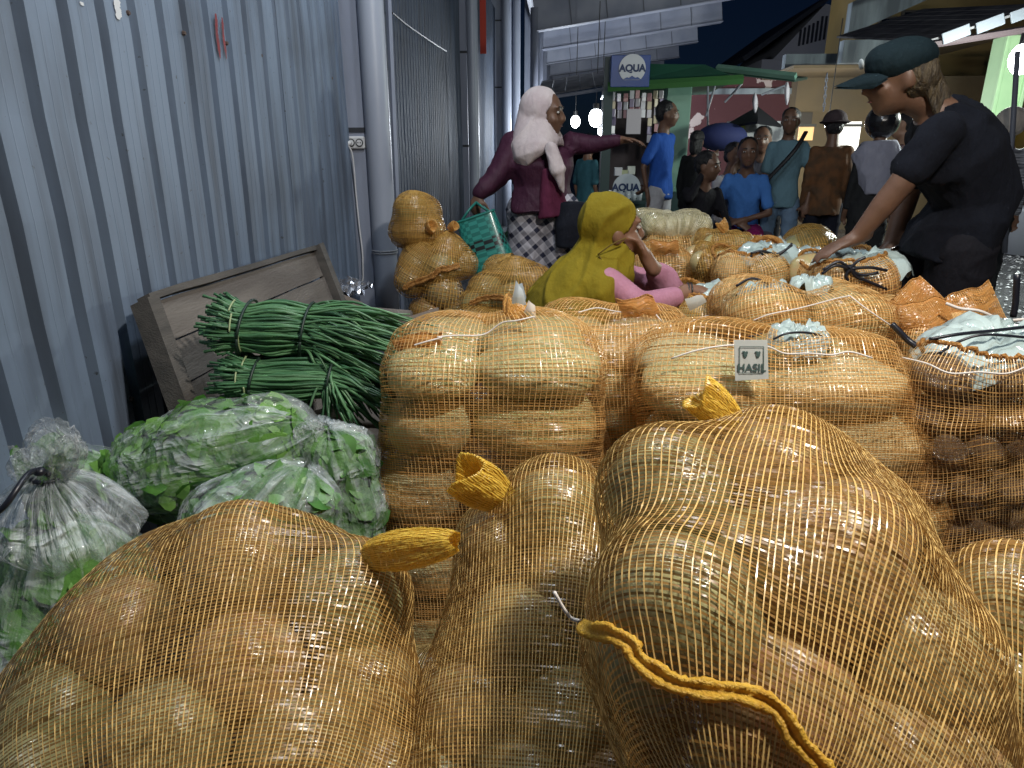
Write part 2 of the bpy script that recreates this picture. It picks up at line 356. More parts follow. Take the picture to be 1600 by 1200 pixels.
# ------------------------------------------------------------------ leaning wooden board, crate and odds beside the beans
wood = mat('weathered_wood', (.095, .082, .073), .8, noise=(.155, .138, .122), scale=3, bump=.25, bscale=30, stretch=(3, .8, 6), detail=8, rvar=.25)
wood_dark = mat('old_dark_wood', (.06, .055, .05), .85, noise=(.10, .09, .08), scale=5, bump=.25, stretch=(3, .8, 6))
TL = np.array(PX(222, 478, WX + .06)); TR = np.array(PX(484, 396, WX + .06)); BL = np.array(PX(283, 645, WX + .17))
e1 = TR - TL; Lb = np.linalg.norm(e1); e1 /= Lb; e2 = BL - TL; Hb = np.linalg.norm(e2) + .12; e2 /= np.linalg.norm(e2); e3 = np.cross(e1, e2); e3 /= np.linalg.norm(e3)
if e3[0] < 0: e3 = -e3
Rb = Matrix((e1, e2, e3)).transposed()
bd = thing('wooden_board', 'broken grey wooden plank panel leaning against the blue metal wall', 'board', tuple(TL))
def bpt(u, v, w): return TL + e1 * u + e2 * v + e3 * w
def plank(u0, u1, v0, v1, w=0, th=.018, skew=0, m=wood, name='plank', tear=False, parent=bd):
    n = 9; us = np.linspace(u0, u1, n); r = random.Random(int(v0 * 1000)); V = []; F = []
    for i, u in enumerate(us):
        va, vb = v0 + skew * (i / (n - 1)) + r.uniform(0, .003), v1 + skew * (i / (n - 1)) - r.uniform(0, .003)
        du = r.uniform(-.05, .03) if tear and i == n - 1 else 0
        V += [bpt(u + du, va, w), bpt(u + du * .3, vb, w), bpt(u + du * .3, vb, w + th), bpt(u + du, va, w + th)]
    for i in range(n - 1):
        for k in range(4): F.append((i * 4 + k, i * 4 + (k + 1) % 4, (i + 1) * 4 + (k + 1) % 4, (i + 1) * 4 + k))
    F += [(0, 3, 2, 1), (n * 4 - 4, n * 4 - 3, n * 4 - 2, n * 4 - 1)]
    return mesh_obj(name, V, F, m, parent, smooth=False)
hs = Hb / 3.6
plank(.0, Lb, .0, hs * .98, 0); plank(.02, Lb, hs, hs * 1.98, .003); plank(.02, Lb * .99, hs * 2.0, hs * 2.75, 0, skew=.0)
plank(.05, .42, hs * 2.86, hs * 3.4, .01, skew=-.05, tear=True); plank(.06, .36, hs * 3.5, hs * 3.8, 0, skew=-.06, tear=True)
plank(-.045, .0, -.01, Hb * 1.15, .002, .05, m=wood_dark, name='frame_post'); plank(Lb, Lb + .05, -.02, Hb, .002, .05, m=wood_dark, name='frame_post')
plank(-.01, Lb, -.022, -.001, .0, .035, m=wood_dark, name='top_rail')
# crate of slats under the beans
ct = thing('wooden_crate', 'low dark slatted crate under the green beans', 'crate', (-.62, 1.72, 0))
cw = mat('crate_wood', (.16, .13, .105), .8, noise=(.23, .19, .15), scale=4, bump=.25, stretch=(4, 1, 5), rvar=.3)
for k in range(5): MB().box((-.62 + .0, 1.50 + k * .1, .47 + (k % 2) * .004), (.72, .088, .02), Matrix.Rotation(.08 * math.sin(k * 2.3), 3, 'Z'), .003).obj('slat', cw, ct)
for k in range(4): MB().box((-.62, 1.44, .06 + k * .105), (.72, .018, .085), None, .003).obj('slat', cw, ct)
for k in range(4): MB().box((-.255, 1.7, .06 + k * .105), (.018, .5, .085), None, .003).obj('slat', cw, ct)
for sx, sy in ((-.95, 1.5), (-.29, 1.5), (-.29, 1.92), (-.95, 1.92)): MB().box((sx, sy, .23), (.04, .04, .46)).obj('corner_post', wood_dark, ct)
tl = thing('broken_slat', 'loose broken slat lying on the crate by the dark bottle', 'slat', tuple(PY(500, 645, 1.5)))
a, b = PY(470, 660, 1.47), PY(548, 640, 1.5); MB().tube([(a.x, a.y, a.z), (b.x, b.y, b.z)], [.018, .024], 4).obj('slat_body', cw, tl)
# dark plastic bottle
bt = thing('plastic_bottle', 'dark blue plastic bottle lying between the leaf bags and beans', 'bottle', tuple(PY(470, 628, 1.5)))
a, b = np.array(PY(418, 632, 1.48)), np.array(PY(492, 628, 1.5)); d = b - a
MB().tube([a + d * k for k in (0, .02, .1, .3, .34, .38, .6, .64, .68, .95, 1)], np.array([.012, .014, .026, .030, .028, .030, .030, .028, .030, .029, .02]), 18).obj('bottle_body', mat('dark_bottle', (.06, .08, .14), .12, coat=.6), bt, True)
MB().tube([a - d * .06, a + d * .01], .014, 12).obj('cap', mat('blue_cap', (.05, .10, .25), .4), bt, True)
# cardboard, foil and pole end beyond the beans
cd = mat('cardboard', (.20, .16, .13), .85, noise=(.15, .125, .105), scale=6)
for lb, pts, Y in (('creased brown cardboard flap between the beans and the stacked sacks', [(622, 500), (680, 485), (682, 520), (640, 530)], 2.2), ('torn cardboard sheet lying below the power socket', [(512, 450), (560, 475), (575, 490), (530, 480)], 2.9)):
    P = [np.array(PY(px, py, Y)) for px, py in pts]; P = P + [p + np.array((0.003, .006, -.004)) for p in P]
    P[1] = P[1] + np.array((0, .05, .0)); P[5] = P[5] + np.array((0, .05, 0))
    tag(mesh_obj('cardboard_sheet', P, [(0, 1, 2), (0, 2, 3), (4, 6, 5), (4, 7, 6), (0, 4, 5, 1), (1, 5, 6, 2), (2, 6, 7, 3), (3, 7, 4, 0)], cd, None, False, origin=tuple(P[0])), lb, 'cardboard')
a, b = np.array(PY(565, 487, 2.5)), np.array(PY(640, 494, 2.4))
tag(MB().tube([a, (a + b) / 2, b], .022, 12).obj('wooden_pole', wood, None, True, tuple(a)), 'round pale pole end lying behind the green beans', 'pole')
foil = MB(); fr = random.Random(3); c0 = np.array(PY(545, 452, 3.2))
Vf = []; nf = 14
for i in range(nf):
    for j in range(nf):
        x, y = i / (nf - 1) - .5, j / (nf - 1) - .5; Vf.append(c0 + np.array((x * .2, y * .25, .05 * math.exp(-6 * (x * x + y * y)) + fr.uniform(-.02, .02))))
foil.add(Vf, [(i * nf + j, i * nf + j + 1, (i + 1) * nf + j + 1, (i + 1) * nf + j) for i in range(nf - 1) for j in range(nf - 1)])
tag(foil.obj('crumpled_foil', mat('foil', (.55, .57, .62), .22, .85), None, False, tuple(c0)), 'crumpled silver wrapper lying at the foot of the socket column', 'wrapper')
tag(MB().box((-.85, 2.95, .16), (.36, .7, .3), None, .01).obj('storage_box', mat('dark_box', (.05, .055, .065), .6), None, False, (-.85, 2.95, 0)), 'dark low box below the power socket at the wall', 'box')
# ------------------------------------------------------------------ netted sacks
def ell(c, r, rz=0.0, tilt=0.0):
    R = np.array(Matrix.Rotation(rz, 3, 'Z') @ Matrix.Rotation(tilt, 3, 'Y')); return (np.array(tuple(c), float), np.array(r, float), R)
def exit_dist(O, D, fruits, pad):
    r0 = np.zeros(O.shape[:-1])
    for c, r, R in fruits:
        o = ((O - c) @ R) / (r + pad); d = (D @ R) / (r + pad)
        A = (d * d).sum(-1); B = (o * d).sum(-1); Cc = (o * o).sum(-1) - 1; disc = B * B - A * Cc
        t = np.where(disc > 0, (-B + np.sqrt(np.maximum(disc, 0))) / A, 0); r0 = np.maximum(r0, t)
    return r0
def drape(p0, p1, fruits, nphi, ns, hint=(1, 0, 0), relax=140, pad=.004, fan0=84, fan1=84, slack=.0, rmin=.02, hull=0, taut=0):
    """a net pulled tight round the fruits: distance from a spine, relaxed like a membrane over an obstacle"""
    p0, p1 = np.array(tuple(p0), float), np.array(tuple(p1), float); A = p1 - p0; La = np.linalg.norm(A); A /= La
    U = np.array(hint, float); U -= A * (A @ U); U /= np.linalg.norm(U); W = np.cross(A, U)
    rm = np.mean([f[1].mean() for f in fruits]) * 1.8; q = rm * 1.2
    n0 = max(6, int(ns * q / (2 * q + La))); n1 = n0; nm = ns - n0 - n1
    th = np.concatenate([np.radians(np.linspace(-fan0, 0, n0, endpoint=False)), np.zeros(nm), np.radians(np.linspace(0, fan1, n1 + 1)[1:])])
    kk = np.concatenate([np.zeros(n0), np.linspace(0, 1, nm), np.ones(n1)])
    ph = np.linspace(0, 2 * np.pi, nphi, endpoint=False)
    C = p0 + kk[:, None] * (p1 - p0)
    D = np.cos(th)[:, None, None] * (np.cos(ph)[None, :, None] * U + np.sin(ph)[None, :, None] * W) + np.sin(th)[:, None, None] * A
    O = np.broadcast_to(C[:, None, :], D.shape)
    r0 = np.maximum(exit_dist(O, D, fruits, pad), rmin); r = r0.copy()
    if hull:
        w = max(3, ns // 11); pdd = np.pad(r0, ((w, w), (0, 0)), mode='edge'); mx = np.max([pdd[k:k + len(r0)] for k in range(2 * w + 1)], 0)
        bl = (np.abs(th) < .3)[:, None]; r0 = np.where(bl, np.maximum(r0, mx * hull), r0); r = r0.copy()
    if taut:
        ws, wp = max(3, ns // 9), max(3, nphi // 14); m = np.pad(r0, ((ws, ws), (0, 0)), mode='edge'); m = np.max([m[k:k + len(r0)] for k in range(2 * ws + 1)], 0); m = np.max([np.roll(m, k, 1) for k in range(-wp, wp + 1)], 0)
        for it in range(3):
            q = np.pad(m, ((ws, ws), (0, 0)), mode='edge'); m = np.mean([q[k:k + len(r0)] for k in range(2 * ws + 1)], 0); m = np.mean([np.roll(m, k, 1) for k in range(-wp, wp + 1)], 0)
        r0 = np.maximum(r0, m * taut * np.clip(np.cos(th) * 2.2, .2, 1)[:, None]); r = r0.copy()
    for it in range(relax):
        up = np.vstack([r[:1], r[:-1]]); dn = np.vstack([r[1:], r[-1:]])
        a = (np.roll(r, 1, 1) + np.roll(r, -1, 1) + up + dn) / 4
        r = np.maximum(r0, a - slack * .0002)
    for it in range(2):
        up = np.vstack([r[:1], r[:-1]]); dn = np.vstack([r[1:], r[-1:]])
        r = np.maximum(r0 - .001, .4 * r + .15 * (np.roll(r, 1, 1) + np.roll(r, -1, 1) + up + dn))
    return O + r[..., None] * D
def grid_normals(P):
    du = np.roll(P, -1, 1) - np.roll(P, 1, 1); dv = np.gradient(P, axis=0)
    n = np.cross(du, dv); n /= np.linalg.norm(n, axis=-1, keepdims=True) + 1e-12
    c = P.mean((0, 1)); s = np.sign(((P - c) * n).sum(-1).mean()); return n * s
def resample_rows(P, spacing):
    d = np.linalg.norm(np.diff(P, axis=0), axis=-1).mean(1); s = np.concatenate([[0], np.cumsum(d)])
    n = max(8, int(s[-1] / spacing)); t = np.linspace(0, s[-1], n); i = np.clip(np.searchsorted(s, t) - 1, 0, len(s) - 2)
    f = ((t - s[i]) / (s[i + 1] - s[i]))[:, None, None]; return P[i] * (1 - f) + P[i + 1] * f
def net_mesh(P, tape_sp, wl, wt, seed, jit=.12, twist=.55):
    """two sets of flat tapes woven over the draped surface; long threads on top, cross tapes beneath"""
    r = np.random.default_rng(seed); Q = resample_rows(P, tape_sp); nr, nc, _ = Q.shape
    N = grid_normals(Q)
    # let the threads wander a little
    du = (np.roll(Q, -1, 1) - np.roll(Q, 1, 1)) / 2; dv = np.gradient(Q, axis=0)
    wa = np.cumsum(r.normal(0, .007, (nr, nc)), 0); wa -= wa.mean(0); wa = np.clip(wa, -.14, .14) + r.normal(0, .06, (1, nc))
    wb = np.cumsum(r.normal(0, .012, (nr, nc)), 1); wb -= np.linspace(0, 1, nc)[None] * wb[:, -1:]; wb = np.clip(wb, -.22, .22) + r.normal(0, .05, (nr, 1))
    Q = Q + du * wa[..., None] + dv * wb[..., None]
    du = (np.roll(Q, -1, 1) - np.roll(Q, 1, 1)); dun = du / (np.linalg.norm(du, axis=-1, keepdims=True) + 1e-9)
    dv = np.gradient(Q, axis=0); dvn = dv / (np.linalg.norm(dv, axis=-1, keepdims=True) + 1e-9)
    V, F = [], []; idx = np.arange(nr * nc).reshape(nr, nc)
    # long threads (run along rows), narrow, lifted a little
    spd = np.linalg.norm(du, axis=-1, keepdims=True) / 2
    hw = np.minimum(wl / 2, spd * .45) * (1 + r.normal(0, .12, (1, nc, 1)))
    a = Q + N * .0012; tl = r.normal(0, twist, (nr, nc, 1)) * hw
    L0 = (a - dun * hw - N * tl * .5).reshape(-1, 3); L1 = (a + dun * hw + N * tl * .5).reshape(-1, 3)
    M = nr * nc; i0, i1 = idx[:-1].ravel(), idx[1:].ravel()
    F.append(np.stack([i0, i0 + M, i1 + M, i1], 1)); V += [L0, L1]
    # cross tapes, wider and flatter, each one twisted by its own little amounts so that they glint
    hv = np.linalg.norm(dv, axis=-1, keepdims=True)
    hw = np.minimum(wt / 2, hv * .42) * (1 + r.normal(0, .12, (nr, 1, 1))) * (1 + r.normal(0, .05, (nr, nc, 1)))
    tl = (r.normal(0, twist * .55, (nr, nc, 1)) + r.normal(0, twist * .5, (nr, 1, 1))) * hw
    C0 = (Q - dvn * hw - N * tl).reshape(-1, 3); C1 = (Q + dvn * hw + N * tl).reshape(-1, 3)
    j0, j1 = idx.ravel(), np.roll(idx, -1, 1).ravel()
    F.append(np.stack([j0, j1, j1 + M, j0 + M], 1) + 2 * M); V += [C0, C1]
    return np.concatenate(V), np.concatenate(F), Q, N

def net_material(name, thread, tape, rough=.28, transl=.3):
    a = mat(name + '_thread', thread, rough, spec=.6, transl=transl * .5); b = mat(name + '_tape', tape, rough, spec=.6, island=tuple(x * .72 for x in tape), transl=transl, alpha=.86); return a, b
NET_A = net_material('yellow_net', (.84, .56, .20), (.385, .205, .055), .27, .25)
NET_B = net_material('orange_net', (.92, .60, .25), (.80, .42, .13), .25, .4)
NET_C = net_material('dull_orange_net', (.70, .42, .11), (.50, .27, .06), .32, .3)
EARNET_Y = net_material('yellow_mouth', (.95, .66, .10), (.86, .50, .04), .35, .3); EARNET_O = net_material('orange_mouth', (.88, .52, .16), (.72, .36, .08), .35, .3)
HEM_Y = mat('yellow_hem', (.90, .56, .07), .42, noise=(.76, .42, .04), scale=90, bump=.4, bscale=420, transl=.3)
HEM_O = mat('orange_hem', (.82, .42, .12), .45, noise=(.55, .24, .05), scale=60, bump=.9, bscale=180, transl=.25)
NETCLOTH = mat('orange_net_cloth', (.80, .46, .13), .35, noise=(.70, .36, .09), scale=160, bump=.7, bscale=220, transl=.35, detail=2, alpha=.9)
STITCH = mat('white_stitch', (.78, .72, .66), .5)
STRING = mat('black_string', (.012, .014, .022), .35)
# produce skins, wrapped in thin clear film: hue wanders from tan to green over each piece
def skin(name, a, b, c, rough, bump, bscale, stretch=None, coat=.7):
    m = mat(name, a, rough, noise=b, scale=6, bump=bump, bscale=bscale, stretch=stretch, coat=coat, detail=5)
    nt = m.node_tree; N = nt.nodes; L = nt.links; p = N['Principled BSDF']; src = p.inputs['Base Color'].links[0].from_socket
    oi = N.new('ShaderNodeObjectInfo'); mx = N.new('ShaderNodeMix'); mx.data_type = 'RGBA'; mx.inputs[7].default_value = (*c, 1)
    L.new(oi.outputs['Random'], mx.inputs[0]); L.new(src, mx.inputs[6]); L.new(mx.outputs[2], p.inputs['Base Color']); p.inputs['Coat Roughness'].default_value = .1
    return m
SKIN_R = skin('round_skin', (.60, .32, .16), (.52, .40, .19), (.38, .38, .18), .2, .14, 14)
SKIN_L = skin('pale_skin', (.76, .66, .34), (.50, .55, .24), (.72, .64, .36), .24, .55, 26, (1.0, 1.0, 2.2))
SKIN_D = skin('brown_skin', (.20, .12, .07), (.30, .20, .11), (.24, .16, .10), .22, .6, 30)
PLASTIC_W = mat('white_plastic_film', (.52, .63, .61), .09, noise=(.40, .50, .48), scale=12, bump=.8, bscale=14, coat=.8, detail=6)

_fm = {}
def fruit_mesh(kind, var):
    k = (kind, var)
    if k in _fm: return _fm[k]
    nu, nv = 36, 22; b = MB().ellipsoid((0, 0, 0), (1, 1, 1), None, nu, nv); V = np.concatenate(b.V); F = b.F
    n = wob(V * 1.0 + var * 3.1, 2.6, 7, var) * .045
    ang = np.arctan2(V[:, 1], V[:, 0]); n += .022 * np.sin(ang * 7 + var) * (1 - V[:, 2] ** 2) if kind == 'round' else .018 * np.sin(ang * 5 + var)
    if kind == 'long': V = np.sign(V) * np.abs(V) ** .84
    V = V * (1 + n[:, None]); V *= (1.0 if kind == 'long' else .94) / np.percentile(np.linalg.norm(V, axis=1), 90 if kind == 'long' else 96); m_ = {'round': SKIN_R, 'long': SKIN_L, 'brown': SKIN_D}[kind]
    _fm[k] = to_mesh(kind + '_produce', V, F, True, m_); return _fm[k]
def put_fruits(fruits, name, label, cat, group, kind, seed=0):
    FL = fruits; r = random.Random(seed); ranked = None; W_ = ['highest', 'second highest', 'third highest', 'fourth highest', 'fifth highest', 'sixth highest', 'seventh highest', 'eighth highest', 'ninth highest', 'tenth highest', 'eleventh highest', 'twelfth highest']
    if kind == 'round' and len(fruits) <= 12:
        od = sorted(range(len(fruits)), key=lambda q: -fruits[q][0][2]); ranked = {q: (W_[k] if k < len(od) - 1 or k == 0 else 'lowest') for k, q in enumerate(od)}
    for i, (c, rad, R) in enumerate(fruits):
        lab = (ranked[i] + ' ' + label) if ranked else label
        if id(FL[i]) in NAMES:
            if NAMES[id(FL[i])] is None: continue
            lab = NAMES[id(FL[i])] + label.split(' inside ')[1]
        o = bpy.data.objects.new(name, fruit_mesh(kind, (i + seed) % 5)); COL.objects.link(o)
        M3 = Matrix(R.tolist())
        if kind == 'round': M3 = M3 @ Matrix.Rotation(r.uniform(0, 6), 3, 'Z') @ Matrix.Rotation(r.uniform(-.6, .6), 3, 'X')
        o.matrix_world = Matrix.Translation(c) @ M3.to_4x4() @ Matrix.Diagonal((*rad, 1))
        tag(o, lab, cat, group)
def surf_at(P, px, py, N=None, lift=.004, tol=16):
    x, y, z = project(P.reshape(-1, 3)); d = np.hypot(x - px, y - py); ok = np.where((d < tol) & (z > .05))[0]
    if len(ok) == 0: ok = np.argsort(d)[:3]
    # nearest to the camera among the hits, weighed with the pixel distance
    i = ok[np.argmin(z[ok] + d[ok] * .0006)]; p = P.reshape(-1, 3)[i]
    return p + (N.reshape(-1, 3)[i] * lift if N is not None else 0)
def strand(name, pts, r, m, parent, n=24, nseg=6):
    return MB().tube(catmull(pts, n), r, nseg).obj(name, m, parent, True)
def ear(parent, base, tip, w0, w1, m, seed, flat=.45, droop=.0, twist=0.0, name='tied_end', hole=True, plump=False):
    """the knotted mouth of a sack: a tied waist that flares into a crumpled, hollow cuff"""
    base, tip = np.array(tuple(base)), np.array(tuple(tip)); A = tip - base; Le = np.linalg.norm(A); A /= Le
    U = np.cross(A, np.array(tuple(FWD))); U /= np.linalg.norm(U); W = np.cross(A, U); r = np.random.default_rng(seed)
    n, k = 16, 64; V = []
    for i in range(n):
        t = i / (n - 1); w = w0 + (w1 - w0) * (math.sin(min(1, t * 1.25) * math.pi / 2)) * (1 if t < .8 else 1 - (t - .8) * .5)
        if plump: w = w0 + (w1 - w0) * math.sin(math.pi * t ** .8) ** .7
        for j in range(k):
            a = 2 * math.pi * j / k; f = 1 + (.09 * math.sin(a * 5 + seed) + .05 * math.sin(a * 9 + seed * 2 + t * 3)) * (.5 + .5 * (1 - t))
            L_ = t * Le * (1 + (.03 if plump else .12) * math.sin(a * 2 + seed) * t)
            V.append(base + A * L_ + (U * math.cos(a + twist * t) + W * math.sin(a + twist * t) * flat) * w * f - np.array((0, 0, droop * t * t)))
    V = np.array(V); Q = V.reshape(n, k, 3)
    if hole:  # fold the cuff inwards
        c = Q[-1].mean(0); Q = np.concatenate([Q, (Q[-1:] - c) * .86 + c - A * Le * .05, (Q[-1:] - c) * .6 + c - A * Le * .35, (Q[-1:] - c) * .25 + c - A * Le * .6])
    Q = Q + r.normal(0, .0005, Q.shape); nn = len(Q)
    pair = EARNET_Y if m is HEM_Y else EARNET_O; sc = w1 / .03
    Vn, Fn, Q2, _ = net_mesh(Q, .0021 * sc, .0013 * sc, .0017 * sc, seed, twist=.4)
    o = mesh_obj(name, Vn, Fn, pair[0], parent); o.data.materials.append(pair[1]); o.data.polygons.foreach_set('material_index', (np.arange(len(Fn)) >= (Q2.shape[0] - 1) * k).astype(np.int32)); return o
def seam_strip(parent, P3, N3, w, m, name='stitched_hem', seed=1):
    """a sewn double edge standing off the net: two rolled lips with a groove between"""
    P = catmull(P3, 90); N = catmull(N3, 90); T = np.gradient(P, axis=0); T /= np.linalg.norm(T, axis=1, keepdims=True)
    N /= np.linalg.norm(N, axis=1, keepdims=True); S = np.cross(N, T); S /= np.linalg.norm(S, axis=1, keepdims=True); r = np.random.default_rng(seed)
    prof = [(-1.0, .0), (-.95, .5), (-.6, .85), (-.25, .5), (0, .28), (.25, .5), (.6, .9), (.95, .5), (1.0, .0), (.3, -.3), (-.3, -.3)]
    V = []; k = len(prof)
    for i in range(len(P)):
        ww = w * (1 + .12 * math.sin(i * .55) + r.normal(0, .06)) * min(1, .5 + i * .1)
        for a, b in prof: V.append(P[i] + S[i] * a * ww * (1 + r.normal(0, .05)) + N[i] * b * ww * (.8 + r.normal(0, .07)))
    F = [(i * k + j, i * k + (j + 1) % k, (i + 1) * k + (j + 1) % k, (i + 1) * k + j) for i in range(len(P) - 1) for j in range(k)] + [tuple(range(k)), tuple(len(V) - k + j for j in range(k))]
    return mesh_obj(name, V, F, m, parent)

SACKS = {}; NAMES = {}; KEEP = []
def sack(key, label, fruits, p0, p1, hint=(1, 0, 0), threads=130, tape=.0052, wl=.0016, wt=.0030, netm=None, seed=1, produce=None, relax=140, ns=110, fan0=84, fan1=84, pad=.006, rmin=.02, group='netted sacks of vegetables', twist=.55, hide=(), hull=0, taut=0):
    c = np.mean([f[0] for f in fruits], 0)
    t = thing('netted_sack', label, 'sack', (float(c[0]), float(c[1]), float(min(f[0][2] - f[1][2] for f in fruits))), group)
    P = drape(p0, p1, fruits, threads, ns, hint, relax, pad, fan0, fan1, rmin=rmin, hull=hull, taut=taut)
    V, F, Q, N = net_mesh(P, tape, wl, wt, seed, twist=twist)
    nm = netm or NET_A; o = mesh_obj('net', V, F, nm[0], t); o['kind'] = 'stuff'; o.data.materials.append(nm[1])
    nth = (Q.shape[0] - 1) * Q.shape[1]; o.data.polygons.foreach_set('material_index', (np.arange(len(F)) >= nth).astype(np.int32))
    SACKS[key] = (t, Q, N)
    if produce: put_fruits([f for k, f in enumerate(fruits) if k not in hide], *produce, seed=seed)
    return t, Q, N
def F3(px, py, Y, r, sq=(1, 1, 1), rz=0, tilt=0): return ell(PY(px, py, Y), (r * sq[0], r * sq[1], r * sq[2]), rz, tilt)

# ---- front left sack
fr = [F3(372, 880, .80, .082), F3(545, 940, .78, .084), F3(190, 985, .80, .088), F3(85, 1120, .71, .085), F3(385, 1045, .68, .085), F3(560, 1075, .72, .08), F3(265, 1160, .60, .085), F3(470, 1190, .60, .085), F3(30, 1230, .62, .08), F3(600, 1230, .64, .08)]
cb = PY(360, 1330, .74)
t, Q, N = sack('s1', 'wide yellow-brown netted sack of round vegetables, front left below the tied leaf bag', fr, PY(320, 1400, .50), PY(400, 960, .86), (1, 0, 0), 205, .0044, .0012, .0022, NET_A, 1,
    ('round_vegetable', 'round vegetable in the wide netted sack at the front left', 'vegetable', 'round vegetables in the front left sack', 'round'), taut=.885)
ear(t, PY(572, 868, .78), PY(712, 850, .73), .011, .026, HEM_Y, 3, .8, -.003, hole=False, plump=True)
strand('tie_string', [PY(570, 852, .775), PY(586, 872, .765), PY(590, 890, .775)], .004, HEM_Y, t, 10)

# ---- small sack low between the front left and front centre ones
fr = [F3(664, 1075, .88, .06), F3(650, 1150, .82, .07), F3(640, 1250, .76, .075)]
sack('s5', 'low netted sack squeezed into the dark gap left of the front centre sack', fr, PY(645, 1200, .82), PY(662, 1110, .87), (1, 0, 0), 100, .0046, .0012, .0022, NET_A, 5,
    ('round_vegetable', 'round vegetable in the low netted sack in the dark gap', 'vegetable', 'round vegetables in the low sack', 'round'))

# ---- front centre sack
fr = [F3(868, 800, .90, .078), F3(775, 850, .90, .060), F3(900, 900, .84, .08), F3(815, 1000, .78, .085), F3(935, 1010, .80, .085), F3(745, 1120, .72, .085), F3(880, 1130, .70, .085), F3(990, 1130, .72, .08), F3(690, 1240, .66, .085), F3(820, 1260, .62, .09), F3(960, 1270, .62, .085)]
t, Q, N = sack('s2', 'tall netted sack of round vegetables at the front centre with an open yellow mouth', fr, PY(830, 1440, .50), PY(868, 850, .95), (1, 0, 0), 165, .0044, .0012, .0022, NET_A, 2,
    ('round_vegetable', 'round vegetable in the tall netted sack at the front centre', 'vegetable', 'round vegetables in the front centre sack', 'round'), taut=.86)
ear(t, PY(800, 790, .90), PY(722, 740, .86), .012, .034, HEM_Y, 6, .6, 0)

# ---- big front right sack lying on top, its sewn bottom towards the camera
fr = [F3(1062, 955, .52, .078), F3(1290, 890, .58, .088), F3(1045, 775, .68, .076), F3(1205, 745, .74, .078), F3(1340, 830, .72, .07), F3(1410, 1030, .56, .082), F3(1215, 1085, .52, .08), F3(1000, 1030, .57, .055), F3(1370, 1190, .50, .085), F3(1190, 1200, .52, .07), F3(1480, 1210, .56, .07), F3(1160, 900, .66, .085)]
t, Q, N = sack('s3', 'largest netted sack at the front right, its yellow sewn seam towards the camera', fr, PY(1190, 1220, .46), PY(1235, 780, .80), (1, 0, 0), 195, .0044, .0012, .0021, NET_A, 3,
    ('round_vegetable', 'round vegetable in the largest netted sack at the front right', 'vegetable', 'round vegetables in the front right sack', 'round'), taut=.80)
pp_ = [(893, 968), (915, 985), (945, 990), (975, 1000), (1005, 1035), (1050, 1062), (1100, 1072), (1160, 1085), (1205, 1110), (1240, 1150), (1275, 1195), (1310, 1240)]
SP = [surf_at(Q, x, y, N, .006) for x, y in pp_]
seam_strip(t, SP, [np.array(tuple(CAMP)) - p for p in SP], .0078, HEM_Y)
ear(t, PY(1150, 660, .78), PY(1092, 614, .79), .012, .024, HEM_Y, 9, .6)
strand('tie_string', [PY(866, 925, .53), PY(880, 950, .53), PY(893, 966, .53), PY(905, 970, .525)], .0018, STITCH, t, 10)

# ---- sack at the right edge
fr = [F3(1590, 965, .66, .078), F3(1545, 1075, .62, .07), F3(1660, 1060, .64, .08), F3(1580, 1190, .60, .08), F3(1690, 960, .72, .07), F3(1680, 1180, .6, .08)]
sack('s4', 'netted sack of round vegetables cut off by the right edge, beside the largest front sack', fr, PY(1600, 1190, .55), PY(1635, 990, .76), (1, 0, 0), 150, .0044, .0012, .0022, NET_A, 4,
    ('round_vegetable', 'round vegetable in the netted sack at the right edge', 'vegetable', 'round vegetables in the right edge sack', 'round'))

# ------------------------------------------------------------------ upright sacks with layers of long produce

def layers(rows, Y, depth, seed=0, sag=.0):
    """rows: (y pixel of centre, half height in m, [(x pixel centre, half width in m), ...])"""
    out = []; r = random.Random(seed)
    for row, (py, hh, cols) in enumerate(rows):
        for px, hw in cols:
            for k, dy in enumerate((0, depth)):
                p = PY(px, py, Y); px_ = r.uniform(-.02, .02); hw_ = hw; out.append(ell((p.x + px_, Y + dy + r.uniform(-.012, .012) + hw * .0, p.z + (sag if k else 0)), (hw * 1.08, depth * .66, hh * 1.30), r.uniform(-.12, .12), r.uniform(-.09, .09)))
                NAMES[id(out[-1])] = None if (k and row) else ('rear ' if k else '') + ('left' if px == cols[0][0] and len(cols) > 1 else 'right' if len(cols) > 1 else 'middle') + ' long vegetable, ' + ('top', 'second', 'third', 'fourth', 'fifth', 'sixth')[row] + ' layer of '; KEEP.append(out[-1])
    return out
LONG = lambda where: ('long_vegetable', 'long pale vegetable in film inside ' + where, 'vegetable', 'long vegetables in ' + where, 'long')
def hem_ring(t, Q, row, m, w=.006, name='hem'):
    ring = Q[row]; P = np.vstack([ring, ring[:1]]); r = np.random.default_rng(len(ring)); P = P + r.normal(0, .0014, P.shape) * np.array((1, 1, 2.2)); P[-1] = P[0]
    return MB().tube(P, w, 6, False).obj(name, m, t, True)
def stitch(t, Q, N, pts, r=.0022, lift=.007): r *= .6; return strand('stitch_thread', [surf_at(Q, x, y, N, lift) for x, y in pts], r, STITCH, t, 40, 5)
